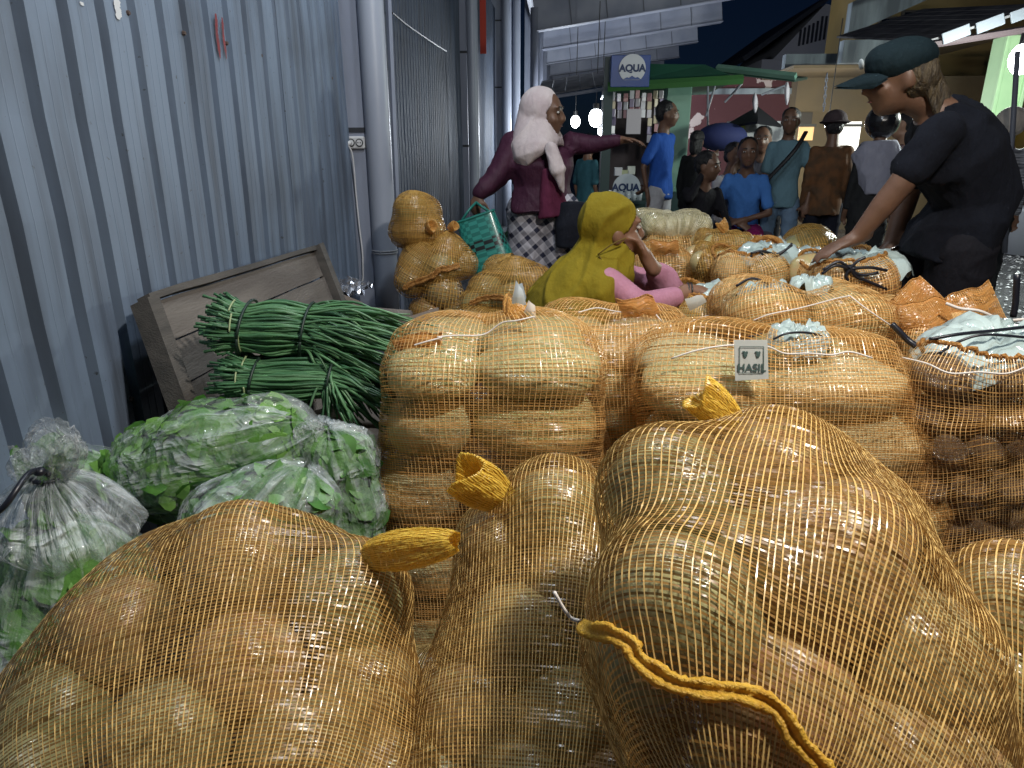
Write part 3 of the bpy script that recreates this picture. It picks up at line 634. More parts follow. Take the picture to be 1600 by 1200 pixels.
def liner(t, c, rx, ry, h, seed, m=None, name='plastic_liner', tilt=(0, 0)):
    """crumpled film bag bulging out of the sack's mouth"""
    nr, nc = 14, 48; r = np.random.default_rng(seed); c = np.array(tuple(c)); V = []
    for i in range(nr):
        q = i / (nr - 1)
        for j in range(nc):
            a = 2 * math.pi * j / nc; f = 1 + .05 * math.sin(a * 3 + seed)
            x, y = rx * q * f * math.cos(a), ry * q * f * math.sin(a)
            z = h * math.sqrt(max(0, 1 - q * q)) * (1 - .35 * math.exp(-12 * q * q)) + .013 * math.sin(a * 4 + seed) * q + .009 * math.sin(a * 9 + q * 5 + seed) * q + .006 * math.sin(a * 15 - q * 9) + tilt[0] * x + tilt[1] * y
            V.append(c + np.array((x, y, z)) + r.normal(0, .0011, 3))
    F = [(i * nc + j, i * nc + (j + 1) % nc, (i + 1) * nc + (j + 1) % nc, (i + 1) * nc + j) for i in range(nr - 1) for j in range(nc)]
    o = mesh_obj(name, V, F, m or PLASTIC_W, t); return np.array(V)
def black_string(t, pts, w=.004, n=26): w *= .62; return strand('black_string', pts, w, STRING, t, n, 6)

# ---- tall middle sack
fr = layers([(574, .046, [(680, .10), (835, .135)]), (655, .058, [(665, .105), (845, .135)]), (755, .060, [(660, .105), (845, .14)]), (865, .06, [(670, .12), (840, .14)]), (975, .06, [(680, .12), (840, .14)]), (1090, .06, [(700, .12), (850, .14)])], 1.36, .20, 11)
fr.append(ell(PY(830, 535, 1.46), (.11, .11, .04)))
t, Q, N = sack('s6', 'tall upright orange netted sack of stacked long vegetables right of the green beans', fr, PY(765, 960, 1.46), PY(770, 610, 1.66), (1, 0, 0), 290, .0052, .0013, .0024, NET_B, 12, LONG('the tall middle sack'), 100, 140, hull=.945)
for k, pts in enumerate(([(640, 533), (665, 530), (690, 526)], [(688, 520), (720, 519), (752, 515), (775, 500), (805, 492), (830, 488)])): stitch(t, Q, N, pts, .003, .010)
# loose flap corners at its sewn top
def net_patch(name, Q, w, mats, parent, seed):
    """open netting over a grid of points: ribbons both ways and a rolled raw edge"""
    r = np.random.default_rng(seed); n, m, _ = Q.shape; du = np.gradient(Q, axis=1); dv = np.gradient(Q, axis=0); N = np.cross(du, dv); N /= np.linalg.norm(N, axis=-1, keepdims=True) + 1e-12
    du /= np.linalg.norm(du, axis=-1, keepdims=True) + 1e-12; dv /= np.linalg.norm(dv, axis=-1, keepdims=True) + 1e-12; idx = np.arange(n * m).reshape(n, m); M = n * m; V, F = [], []
    ww = w * (1 + r.normal(0, .15, (1, m, 1))); tl = r.normal(0, .5, (n, m, 1)) * ww
    V += [(Q + N * .001 - du * ww - N * tl).reshape(-1, 3), (Q + N * .001 + du * ww + N * tl).reshape(-1, 3)]; a, b = idx[:-1].ravel(), idx[1:].ravel(); F.append(np.stack([a, a + M, b + M, b], 1)); n1 = len(a)
    ww = w * 1.7 * (1 + r.normal(0, .15, (n, 1, 1))); tl = r.normal(0, .5, (n, m, 1)) * ww
    V += [(Q - dv * ww - N * tl).reshape(-1, 3), (Q + dv * ww + N * tl).reshape(-1, 3)]; a, b = idx[:, :-1].ravel(), idx[:, 1:].ravel(); F.append(np.stack([a, b, b + M, a + M], 1) + 2 * M)
    F = np.concatenate(F); o = mesh_obj(name, np.concatenate(V), F, mats[0], parent); o.data.materials.append(mats[1]); o.data.polygons.foreach_set('material_index', (np.arange(len(F)) >= n1).astype(np.int32)); o['kind'] = 'stuff'; return o
def flap(t, pts, Y, m, seed, th=.003, name='net_flap', dy=.0, res=9):
    """a slack flap between four photo corners; netting unless it is paper or film"""
    a, b, c, d = [np.array(PY(px, py, Y + (k in (0, 1)) * dy)) for k, (px, py) in enumerate(pts)]; r = np.random.default_rng(seed); net = m in (HEM_O, HEM_Y, NETCLOTH)
    if net: res = int(np.clip(max(np.linalg.norm(b - a), np.linalg.norm(d - a)) / .0048, 12, 60))
    u, v = np.meshgrid(np.linspace(0, 1, res), np.linspace(0, 1, res)); u, v = u[..., None], v[..., None]; L = np.linalg.norm(b - a)
    Q = (a * (1 - u) + b * u) * (1 - v) + (d * (1 - u) + c * u) * v
    Q = Q + np.array((0, -1., 0)) * (L * .16 * np.sin(u * np.pi) * np.sin(v * np.pi)) + np.array((0, .5, 1.)) * (L * .035 * np.sin(u * 8 + seed) * (1 - v) + L * .02 * np.sin(u * 15 + v * 4 + seed))
    if net:
        o = net_patch(name, Q, .0011, NET_B, t, seed); strand(name + '_hem', Q[0][::3], .0022, HEM_O, t, 30, 5); return o
    V = Q.reshape(-1, 3); n = res * res; W_ = V + np.array((0, th, 0))
    F = [(i * res + j, i * res + j + 1, (i + 1) * res + j + 1, (i + 1) * res + j) for i in range(res - 1) for j in range(res - 1)]
    return mesh_obj(name, np.concatenate([V, W_]), F + [tuple(x + n for x in f[::-1]) for f in F], m, t)
flap(t, [(612, 530), (692, 517), (690, 545), (625, 556)], 1.34, HEM_O, 4)
ear(t, PY(800, 496, 1.42), PY(815, 472, 1.44), .02, .035, HEM_O, 15, .5, name='sewn_corner', hole=False)
flap(t, [(798, 478), (806, 440), (816, 452), (822, 476)], 1.42, mat('paper_tag', (.55, .62, .66), .5), 6, name='paper_tag', res=4)
flap(t, [(818, 490), (826, 470), (836, 478), (838, 500)], 1.40, STITCH, 7, name='frayed_thread', res=6)

# ---- narrow sack behind, left of the labelled one
fr = layers([(548, .034, [(905, .10), (1010, .12)]), (592, .05, [(1000, .15)]), (640, .06, [(995, .15)]), (700, .06, [(1000, .15)]), (770, .06, [(1000, .15)])], 1.72, .18, 21)
t, Q, N = sack('s7', 'orange netted sack with white thread ends between the tall middle sack and the labelled sack', fr, PY(990, 700, 1.80), PY(985, 540, 1.98), (1, 0, 0), 220, .0058, .0015, .0026, NET_B, 22, LONG('the sack between the tall middle and labelled sacks'), 100, 100, hull=.945)
stitch(t, Q, N, [(905, 478), (935, 472), (960, 476), (985, 480), (1010, 474), (1035, 490)], .003, .01)
stitch(t, Q, N, [(1045, 520), (1062, 545), (1075, 552)], .003, .012); stitch(t, Q, N, [(1050, 500), (1052, 520), (1046, 530)], .0035, .012)
flap(t, [(962, 470), (1020, 462), (1032, 490), (975, 496)], 1.68, HEM_O, 8)
black_string(t, [PY(1058, 541, 1.55), PY(1072, 540, 1.55), PY(1092, 543, 1.55)], .008, 10)

# ---- labelled sack
fr = layers([(602, .050, [(1110, .135), (1310, .14)]), (680, .066, [(1110, .13), (1320, .17)]), (785, .062, [(1140, .14), (1350, .15)]), (875, .058, [(1160, .14), (1380, .14)]), (965, .06, [(1180, .14), (1390, .15)])], 1.42, .20, 31)
t, Q, N = sack('s8', 'leaning orange netted sack with a pale printed label sewn on its top', fr, PY(1230, 900, 1.50), PY(1225, 620, 1.68), (1, 0, 0), 300, .0052, .0013, .0024, NET_B, 32, LONG('the sack with the printed label'), 100, 130, hull=.945)
cpl = PY(1248, 540, 1.46); V = liner(t, cpl, .068, .07, .045, 5)
hem = [surf_at(Q, x, y, N, .009) for x, y in ((1040, 552), (1090, 548), (1140, 540), (1200, 532), (1225, 541), (1250, 547), (1290, 548), (1320, 545), (1360, 556))]
strand('stitch_thread', hem, .0019, STITCH, t, 40, 5)
black_string(t, [PY(1208, 530, 1.40), PY(1230, 521, 1.40), PY(1262, 520, 1.41), PY(1294, 527, 1.42)], .004)
black_string(t, [PY(1168, 527, 1.45), PY(1185, 523, 1.45), PY(1192, 521, 1.45)], .004, 8)
# the printed label
lc = [np.array(PY(*p)) for p in ((1147, 531, 1.30), (1199, 531, 1.30), (1201, 592, 1.275), (1149, 595, 1.275))]
tagm = mat('label_film', (.60, .62, .58), .25, coat=.5, alpha=.82)
def quad_sheet(name, c4, m, parent, th=.0015, n=6, bend=.006):
    a, b, c, d = c4; nrm = np.cross(b - a, d - a); nrm /= np.linalg.norm(nrm); V = []
    if nrm @ np.array(tuple(FWD)) > 0: nrm = -nrm
    for s in (0, 1):
        for i in range(n):
            for j in range(n):
                u, v = i / (n - 1), j / (n - 1); V.append((a * (1 - u) + b * u) * (1 - v) + (d * (1 - u) + c * u) * v + nrm * (bend * math.sin(v * 3) * math.sin(u * 2 + .5) - s * th))
    F = [(i * n + j, i * n + j + 1, (i + 1) * n + j + 1, (i + 1) * n + j) for i in range(n - 1) for j in range(n - 1)]; F += [tuple(x + n * n for x in f[::-1]) for f in F]
    return mesh_obj(name, V, F, m, parent), nrm
tg, nrm = quad_sheet('printed_label', lc, tagm, t, bend=.0)
ink = mat('ink_green', (.05, .09, .08), .6)
ex = (lc[1] - lc[0]); wl_ = np.linalg.norm(ex); ex /= wl_; ey = lc[0] - lc[3]; hl_ = np.linalg.norm(ey); ey -= ex * (ex @ ey); ey /= np.linalg.norm(ey)
def text_on(body, center, ex, ey, size, m, parent, name='lettering', ext=.0003, width=None, bold=0.0):
    cu = bpy.data.curves.new(name, 'FONT'); cu.body = body; cu.size = size; cu.align_x = 'CENTER'; cu.align_y = 'CENTER'; cu.extrude = ext; cu.offset = bold
    cu.materials.append(m); o = bpy.data.objects.new(name, cu); ez = np.cross(ex, ey)
    off = np.array(parent.location) if parent.type == 'EMPTY' else np.array(parent.get('_off', (0, 0, 0)))
    me = None; COL.objects.link(o); me = bpy.data.meshes.new_from_object(o.evaluated_get(bpy.context.evaluated_depsgraph_get())); bpy.data.objects.remove(o); o = bpy.data.objects.new(name, me)
    o.matrix_local = Matrix.Translation(np.array(center) - off) @ Matrix((ex, ey, ez)).transposed().to_4x4(); link(o, parent); return o
cc = (lc[0] + lc[1] + lc[2] + lc[3]) / 4 + nrm * .0022
text_on('HASIL', cc - ey * .016, ex, ey, .021, ink, tg, bold=.0004)
fb = MB()
for s in (-1, 1): fb.box(cc + ex * s * wl_ * .36, (.0012, .0006, hl_ * .64), Matrix((ex, np.cross(ey, ex), ey)).transposed()); fb.box(cc + ey * s * hl_ * .32, (wl_ * .72, .0006, .0012), Matrix((ex, np.cross(ey, ex), ey)).transposed())
fb.obj('printed_frame', ink, tg)
for s in (-1, 1):
    eb = MB(); q = cc + ex * s * .012 + ey * .010
    for dx, dy, a, b in ((0, 0, .004, .006), (-.003, .005, .003, .002), (.003, .004, .002, .003)): eb.ellipsoid(q + ex * dx + ey * dy, (a, .0006, b), np.array((ex, np.cross(ey, ex), ey)).T, 10, 6)
    eb.obj('printed_emblem', ink, tg)

# ---- dark sack at the right with an open plastic mouth
r5 = random.Random(5); fr = []
for row, py in enumerate((640, 700, 757, 815, 870, 930)):
    for px in range(1440, 1700, 62): fr.append(ell(PY(px + (row % 2) * 28 + r5.uniform(-6, 6), py, 1.36 + r5.uniform(0, .03)), (.047, .06, .034)))
for px in (1470, 1560, 1650): fr.append(ell(PY(px, 585, 1.38), (.06, .08, .05))); fr.append(ell(PY(px + 20, 700, 1.62), (.08, .08, .2)))
t, Q, N = sack('s9', 'orange netted sack with a shiny white plastic mouth at the right edge', fr, PY(1560, 850, 1.50), PY(1560, 640, 1.50), (1, 0, 0), 260, .0056, .0012, .0018, NET_B, 42,
    ('small_vegetable', 'small brown film-wrapped vegetable in the plastic-mouthed sack', 'vegetable', 'brown vegetables in the plastic-mouthed sack', 'brown'), 30, 120, fan1=46, hull=.945); hem_ring(t, Q, -1, HEM_O, .005)
cpl = PY(1550, 560, 1.46); liner(t, cpl, .165, .14, .075, 8, tilt=(.12, .1))
black_string(t, [PY(1452, 530, 1.38), PY(1500, 522, 1.38), PY(1550, 517, 1.40), PY(1610, 510, 1.42)], .006)
black_string(t, [PY(1468, 552, 1.35), PY(1500, 533, 1.37), PY(1540, 523, 1.37), PY(1612, 528, 1.37)], .005)
strand('stitch_thread', [surf_at(Q, x, y, N, .012) for x, y in ((1405, 555), (1440, 562), (1480, 580), (1520, 583), (1560, 580), (1600, 570))], .0019, STITCH, t, 40, 5)
st = thing('black_string', 'black string end between the labelled sack and the plastic-mouthed sack', 'string', tuple(PY(1415, 520, 1.5)))
strand('string_run', [PY(1393, 506, 1.52), PY(1405, 518, 1.51), PY(1420, 533, 1.5), PY(1438, 545, 1.48)], .007, STRING, st, 12)
# ------------------------------------------------------------------ further sacks: tops of the rows behind
def pack(px0, px1, py0, py1, Y, dep, seed, r=(.08, .12), n=(2, 2, 2)):
    a, b = PY(px0, py1, Y), PY(px1, py0, Y); rr = random.Random(seed); out = []
    w, h = b.x - a.x, b.z - a.z; nx, nz, ny = n
    for i in range(nx):
        for k in range(nz):
            for j in range(ny):
                out.append(ell((a.x + w * (i + .5) / nx + rr.uniform(-.01, .01), Y + dep * (j + .5) / ny, a.z + h * (k + .5) / nz + rr.uniform(-.008, .008)), (w / nx * .55, dep / ny * .6, h / nz * .58), rr.uniform(-.2, .2), rr.uniform(-.12, .12)))
                if j and k < nz - 1: NAMES[id(out[-1])] = None; KEEP.append(out[-1])
    return out
def back_sack(key, label, box, Y, dep, seed, where, n=(2, 3, 2), kind='long', netm=None, threads=150, extra=(), tape=.0075, ns=70, mouth=0):
    px0, px1, py0, py1 = box; fr = pack(px0, px1, py0, py1, Y, dep, seed, n=n) + list(extra)
    cx, cy = (px0 + px1) / 2, (py0 + py1) / 2; a, b = PY(cx, py1 - (py1 - py0) * .25, Y), PY(cx, py0 + (py1 - py0) * .35, Y)
    pr = LONG(where) if kind == 'long' else ('round_vegetable', 'round vegetable in ' + where, 'vegetable', 'round vegetables in ' + where, 'round')
    out = sack(key, label, fr, (a.x, Y + dep / 2, a.z), (b.x, Y + dep * (.5 if mouth else .8), b.z), (1, 0, 0), threads, tape, .0020, .0038, netm or NET_B, seed, pr, 50, ns, fan1=(90 - mouth) if mouth else 84, twist=.6)
    if mouth: hem_ring(out[0], out[1], -1, HEM_O, .006)
    return out
t, Q, N = back_sack('s10', 'large orange netted sack with dark green glints behind the labelled sack', (1125, 1415, 470, 700), 1.80, .34, 51, 'the large sack behind the labelled one', (2, 3, 2), threads=220, tape=.0068)
stitch(t, Q, N, [(1165, 505), (1200, 492), (1250, 482), (1300, 460), (1320, 455)], .003, .012); stitch(t, Q, N, [(1320, 455), (1350, 480), (1380, 500), (1400, 520)], .003, .01)
liner(t, PY(1195, 464, 1.93), .08, .06, .04, 12); liner(t, PY(1268, 452, 1.98), .06, .05, .035, 17)
black_string(t, [PY(1150, 447, 1.95), PY(1175, 435, 1.95), PY(1205, 445, 1.93), PY(1225, 453, 1.92), PY(1238, 468, 1.9)], .006)
black_string(t, [PY(1100, 525, 1.72), PY(1112, 516, 1.74), PY(1122, 512, 1.75)], .006, 8)
for k in range(3): black_string(t, [PY(1222, 455, 1.915), PY(1232 + k * 3, 448 + k * 6, 1.90), PY(1245, 458 + k * 4, 1.91)], .006, 8)
t, Q, N = back_sack('s11', 'greenish netted sack with a pale plastic mouth under her hand', (1050, 1210, 475, 640), 2.08, .32, 61, 'the greenish sack under the seated woman\'s hand', netm=NET_C, mouth=42)
liner(t, PY(1130, 472, 2.2), .12, .11, .06, 14); flap(t, [(1070, 468), (1098, 460), (1104, 472), (1078, 486)], 1.98, tagm, 9, name='paper_tag', res=4)
stitch(t, Q, N, [(1050, 520), (1090, 500), (1130, 484), (1190, 478)], .003, .012)
t, Q, N = back_sack('s12', 'smooth orange netted sack with strings crossed on its plastic top, mid back rows', (1115, 1240, 405, 560), 2.45, .34, 71, 'the smooth sack in the middle of the back rows', mouth=40)
liner(t, PY(1200, 402, 2.62), .115, .13, .05, 21)
for pts in ([(1173, 396), (1190, 392), (1215, 397), (1238, 383)], [(1180, 408), (1205, 404), (1225, 393), (1238, 380)], [(1190, 412), (1210, 400), (1228, 390)], [(1188, 393), (1200, 406), (1215, 412)]): black_string(t, [PY(x, y, 2.50) for x, y in pts], .007, 12)
black_string(t, [PY(1140, 390, 2.6), PY(1155, 397, 2.55), PY(1175, 400, 2.5)], .006, 8)
t, Q, N = back_sack('s13', 'orange netted sack topped with white plastic and a big black bow', (1270, 1425, 415, 560), 2.22, .36, 81, 'the sack with the big black bow', kind='round', n=(2, 2, 2), mouth=52)
liner(t, PY(1345, 424, 2.38), .165, .15, .075, 24)
kn = PY(1328, 420, 2.21)
for pts in ([(1284, 428), (1305, 415), (1328, 420)], [(1286, 422), (1310, 409), (1328, 420)], [(1328, 420), (1360, 418), (1386, 423)], [(1328, 420), (1345, 430), (1372, 426)], [(1328, 420), (1340, 408), (1352, 402)], [(1328, 420), (1322, 430), (1325, 438)], [(1328, 420), (1338, 432), (1352, 438), (1386, 452)]): black_string(t, [PY(x, y, 2.20) for x, y in pts], .008, 12)
MB().ellipsoid(kn, (.02, .015, .014)).obj('string_knot', STRING, t, True)
t, Q, N = back_sack('s14', 'netted sack with a wide white plastic mouth under the leaning person\'s hands', (1225, 1320, 412, 540), 2.55, .36, 91, 'the sack under the leaning person\'s hands', n=(2, 2, 2), mouth=52)
liner(t, PY(1275, 412, 2.70), .155, .15, .055, 27)
for pts in ([(1248, 405), (1275, 396), (1300, 395), (1325, 403)], [(1262, 399), (1290, 404), (1325, 402)], [(1290, 394), (1291, 412)], [(1272, 396), (1284, 412)], [(1240, 410), (1265, 400), (1290, 394)]): black_string(t, [PY(x, y, 2.55) for x, y in pts], .007, 12)
t, Q, N = back_sack('s15', 'small orange netted sack with a ruffled open rim behind the black-stringed sack', (1170, 1235, 385, 500), 2.85, .3, 101, 'the small sack with the ruffled rim', n=(1, 2, 2), mouth=44)
V = MB().tube(catmull([PY(1172, 392, 2.85), PY(1178, 377, 2.86), PY(1200, 371, 2.9), PY(1218, 377, 2.86), PY(1222, 392, 2.84)], 30), .011, 8).obj('ruffled_rim', HEM_O, t, True)
liner(t, PY(1200, 390, 2.98), .09, .10, .045, 31)
t = back_sack('s17', 'smooth ochre netted sack with a rounded top at the back by the leaning hands', (1238, 1330, 366, 480), 3.05, .36, 111, 'the ochre rounded sack at the back', kind='round', n=(1, 2, 1), netm=NET_C)[0]
t, Q, N = back_sack('s18', 'dull netted sack on its side with a tied tip beside the pale cream sack', (1095, 1185, 372, 470), 2.85, .3, 121, 'the dull tied sack at the back', kind='round', n=(3, 2, 2), netm=NET_C)
ear(t, PY(1134, 362, 2.9), PY(1126, 346, 2.9), .012, .022, HEM_O, 33, .7)
back_sack('s22', 'drooping dull brown netted sack between the seated woman\'s face and the back rows', (1085, 1165, 395, 520), 2.65, .3, 131, 'the drooping sack before the seated woman', kind='round', n=(2, 3, 2), netm=NET_C)
t, Q, N = back_sack('s20', 'bulging orange netted sack right behind the seated woman\'s raised forearm', (985, 1088, 398, 520), 2.75, .34, 141, 'the bulging sack behind the raised forearm', kind='round', n=(2, 2, 2))
flap(t, [(1015, 376), (1060, 378), (1062, 396), (1020, 398)], 2.75, HEM_O, 13)
t, Q, N = back_sack('s19', 'pale cream block-shaped netted sack topping the pile at the back', (1000, 1114, 340, 372), 3.15, .34, 151, 'the pale cream block sack', n=(5, 1, 2), netm=net_material('cream_net', (.80, .74, .52), (.66, .58, .36), .3), threads=170)
back_sack('s21', 'orange netted sack underneath the pale cream block sack', (1000, 1112, 372, 480), 3.1, .36, 161, 'the sack underneath the pale cream block', n=(3, 2, 2))
# ---- loose empty-looking orange net heap before the leaning person
fr = pack(1390, 1560, 505, 640, 1.80, .32, 171, n=(2, 2, 2))
t, Q, N = sack('s16', 'slack orange netted sack with two peaked corners in front of the leaning person', fr, PY(1475, 620, 1.95), PY(1475, 560, 1.95), (1, 0, 0), 200, .0066, .0020, .0040, NET_B, 172, LONG('the slack sack with peaked corners'), 120, 90)
def peak(t, pts, Y, m, seed): # a standing pleat of netting
    return flap(t, pts, Y, m, seed, .004, 'net_pleat', .05, 20)
peak(t, [(1388, 470), (1438, 428), (1478, 470), (1470, 540)], 1.86, NETCLOTH, 3); peak(t, [(1470, 468), (1545, 440), (1572, 495), (1480, 520)], 1.84, NETCLOTH, 5); peak(t, [(1385, 475), (1478, 466), (1500, 535), (1440, 545)], 1.80, NETCLOTH, 8)
strand('stitch_thread', [PY(1478, 474, 1.79), PY(1500, 482, 1.78), PY(1530, 486, 1.77), PY(1568, 500, 1.77), PY(1610, 498, 1.77)], .004, STITCH, t, 30)
st = thing('black_strap', 'short black strap standing upright at the right edge above the sacks', 'strap', tuple(PY(1585, 460, 1.9)))
strand('strap_body', [PY(1583, 495, 1.9), PY(1587, 470, 1.9), PY(1589, 428, 1.9)], .009, STRING, st, 10)

# ------------------------------------------------------------------ pile of netted sacks by the drainpipe
def pile_sack(key, label, fr, p0, p1, seed, where, hint=(1, 0, 0), threads=80, fan=80):
    return sack(key, label, fr, p0, p1, hint, threads, .0075, .0022, .0045, NET_C, seed, ('round_vegetable', 'round vegetable in ' + where, 'vegetable', 'round vegetables in ' + where, 'round'), 60, 60, fan, fan, twist=.5)
Yp = 3.15
t, Q, N = pile_sack('p1', 'small brown netted sack standing on top of the pile by the white drainpipe', [F3(645, 330, Yp, .085), F3(648, 358, Yp, .085), F3(672, 362, Yp, .07), F3(664, 332, Yp + .05, .075), F3(632, 362, Yp + .02, .07)], PY(648, 365, Yp), PY(646, 325, Yp), 201, 'the small sack on top of the pile', fan=86)
ear(t, PY(668, 358, Yp - .06), PY(676, 352, Yp - .1), .012, .03, HEM_O, 42, .8)
ear(t, PY(702, 356, Yp - .02), PY(712, 352, Yp - .05), .012, .022, HEM_O, 43, .8)
t, Q, N = pile_sack('p2', 'lumpy ochre netted sack with an orange bottom seam, left in the pile by the drainpipe', [F3(660, 395, Yp, .085), F3(700, 393, Yp - .02, .08), F3(688, 422, Yp - .1, .085), F3(643, 438, Yp - .1, .075), F3(722, 412, Yp, .07), F3(650, 415, Yp - .05, .08)], PY(670, 425, Yp), PY(682, 395, Yp), 202, 'the lumpy ochre sack in the pile')
sp = [surf_at(Q, x, y, N, .01) for x, y in ((626, 464), (645, 456), (665, 440), (690, 426), (712, 418), (730, 412))]; seam_strip(t, sp, [np.array(tuple(CAMP)) - p for p in sp], .013, HEM_O, seed=4)
t, Q, N = pile_sack('p3', 'brown netted sack with one big round bulge underneath the lumpy ochre sack', [F3(692, 455, Yp - .12, .085), F3(670, 490, Yp - .1, .09), F3(715, 495, Yp - .1, .09), F3(650, 520, Yp, .09)], PY(680, 520, Yp), PY(688, 470, Yp), 203, 'the brown sack underneath the lumpy one')
t, Q, N = pile_sack('p4', 'golden brown netted sack with big round bulges below the green basket', [F3(760, 455, 2.75, .075), F3(805, 430, 2.85, .075), F3(838, 448, 2.8, .085), F3(800, 470, 2.65, .08), F3(745, 480, 2.7, .075), F3(840, 485, 2.7, .08), F3(780, 425, 2.95, .07)], PY(795, 490, 2.8), PY(800, 450, 2.85), 204, 'the golden brown sack below the basket', threads=100)
sp = [surf_at(Q, x, y, N, .01) for x, y in ((722, 478), (745, 474), (770, 470), (790, 474), (805, 486))]; seam_strip(t, sp, [np.array(tuple(CAMP)) - p for p in sp], .011, HEM_O, seed=5)
pile_sack('p5', 'brown netted sack lowest in front of the pile by the drainpipe', [F3(740, 505, 2.65, .08), F3(790, 515, 2.6, .085), F3(830, 520, 2.6, .085)], PY(785, 540, 2.62), PY(785, 510, 2.65), 205, 'the lowest sack in front of the pile')
lt = thing('paper_label', 'pale paper label poking up from the golden brown sack below the basket', 'label', tuple(PY(812, 470, 2.5)))
quad_sheet('label_sheet', [np.array(PY(*p)) for p in ((808, 445, 2.45), (816, 442, 2.45), (826, 478, 2.45), (803, 466, 2.45))], mat('paper_tag', (.55, .62, .66), .5), lt)
# ------------------------------------------------------------------ clear plastic bags of leafy greens
def film_material(name, milk, base_alpha):
    m = bpy.data.materials.new(name); m.use_nodes = True; nt = m.node_tree; N = nt.nodes; L = nt.links
    b = N['Principled BSDF']; b.inputs['Base Color'].default_value = (*milk, 1); b.inputs['Roughness'].default_value = .07; b.inputs['IOR'].default_value = 1.5
    b.inputs['Specular IOR Level'].default_value = .9
    uv = N.new('ShaderNodeTexCoord'); mp = N.new('ShaderNodeMapping'); mp.inputs['Scale'].default_value = (26, 3.2, 1); L.new(uv.outputs['UV'], mp.inputs[0])
    n = N.new('ShaderNodeTexNoise'); n.inputs['Scale'].default_value = 1.0; n.inputs['Detail'].default_value = 3.5; n.inputs['Distortion'].default_value = .6; L.new(mp.outputs[0], n.inputs[0])
    n2 = N.new('ShaderNodeTexNoise'); n2.inputs['Scale'].default_value = 10; n2.inputs['Detail'].default_value = 3; n2.inputs['Distortion'].default_value = 1.2; L.new(uv.outputs['Object'], n2.inputs[0])
    vo = N.new('ShaderNodeTexVoronoi'); vo.inputs['Scale'].default_value = 30; dn = N.new('ShaderNodeMixRGB'); dn.inputs[0].default_value = .12; L.new(uv.outputs['Object'], dn.inputs[1]); L.new(n2.outputs['Color'], dn.inputs[2]); L.new(dn.outputs[0], vo.inputs['Vector'])
    a0 = N.new('ShaderNodeMath'); a0.operation = 'ADD'; L.new(n.outputs[0], a0.inputs[0]); L.new(n2.outputs[0], a0.inputs[1])
    ad = a0
    hh = N.new('ShaderNodeMath'); hh.operation = 'MULTIPLY_ADD'; hh.inputs[1].default_value = .4; L.new(vo.outputs['Distance'], hh.inputs[0]); L.new(a0.outputs[0], hh.inputs[2])
    bp = N.new('ShaderNodeBump'); bp.inputs['Strength'].default_value = .9; bp.inputs['Distance'].default_value = .035; L.new(hh.outputs[0], bp.inputs['Height']); L.new(bp.outputs[0], b.inputs['Normal'])
    r = N.new('ShaderNodeMapRange'); r.inputs[1].default_value = .95; r.inputs[2].default_value = 1.35; r.inputs[3].default_value = base_alpha; r.inputs[4].default_value = min(1, base_alpha + .5); L.new(ad.outputs[0], r.inputs[0])
    L.new(r.outputs[0], b.inputs['Alpha']); MATS[name] = m; return m
FILM = film_material('clear_film', (.86, .94, .98), .10)
FILM2 = film_material('milky_film', (.88, .95, 1.0), .20)
LEAF = mat('leaf_green', (.07, .24, .03), .4, noise=(.13, .33, .06), scale=30, island=(.20, .40, .09), transl=.25, bump=.3, bscale=40)
LEAF_D = mat('leaf_dark', (.045, .17, .035), .4, noise=(.09, .25, .06), scale=30, island=(.17, .36, .10), transl=.2)
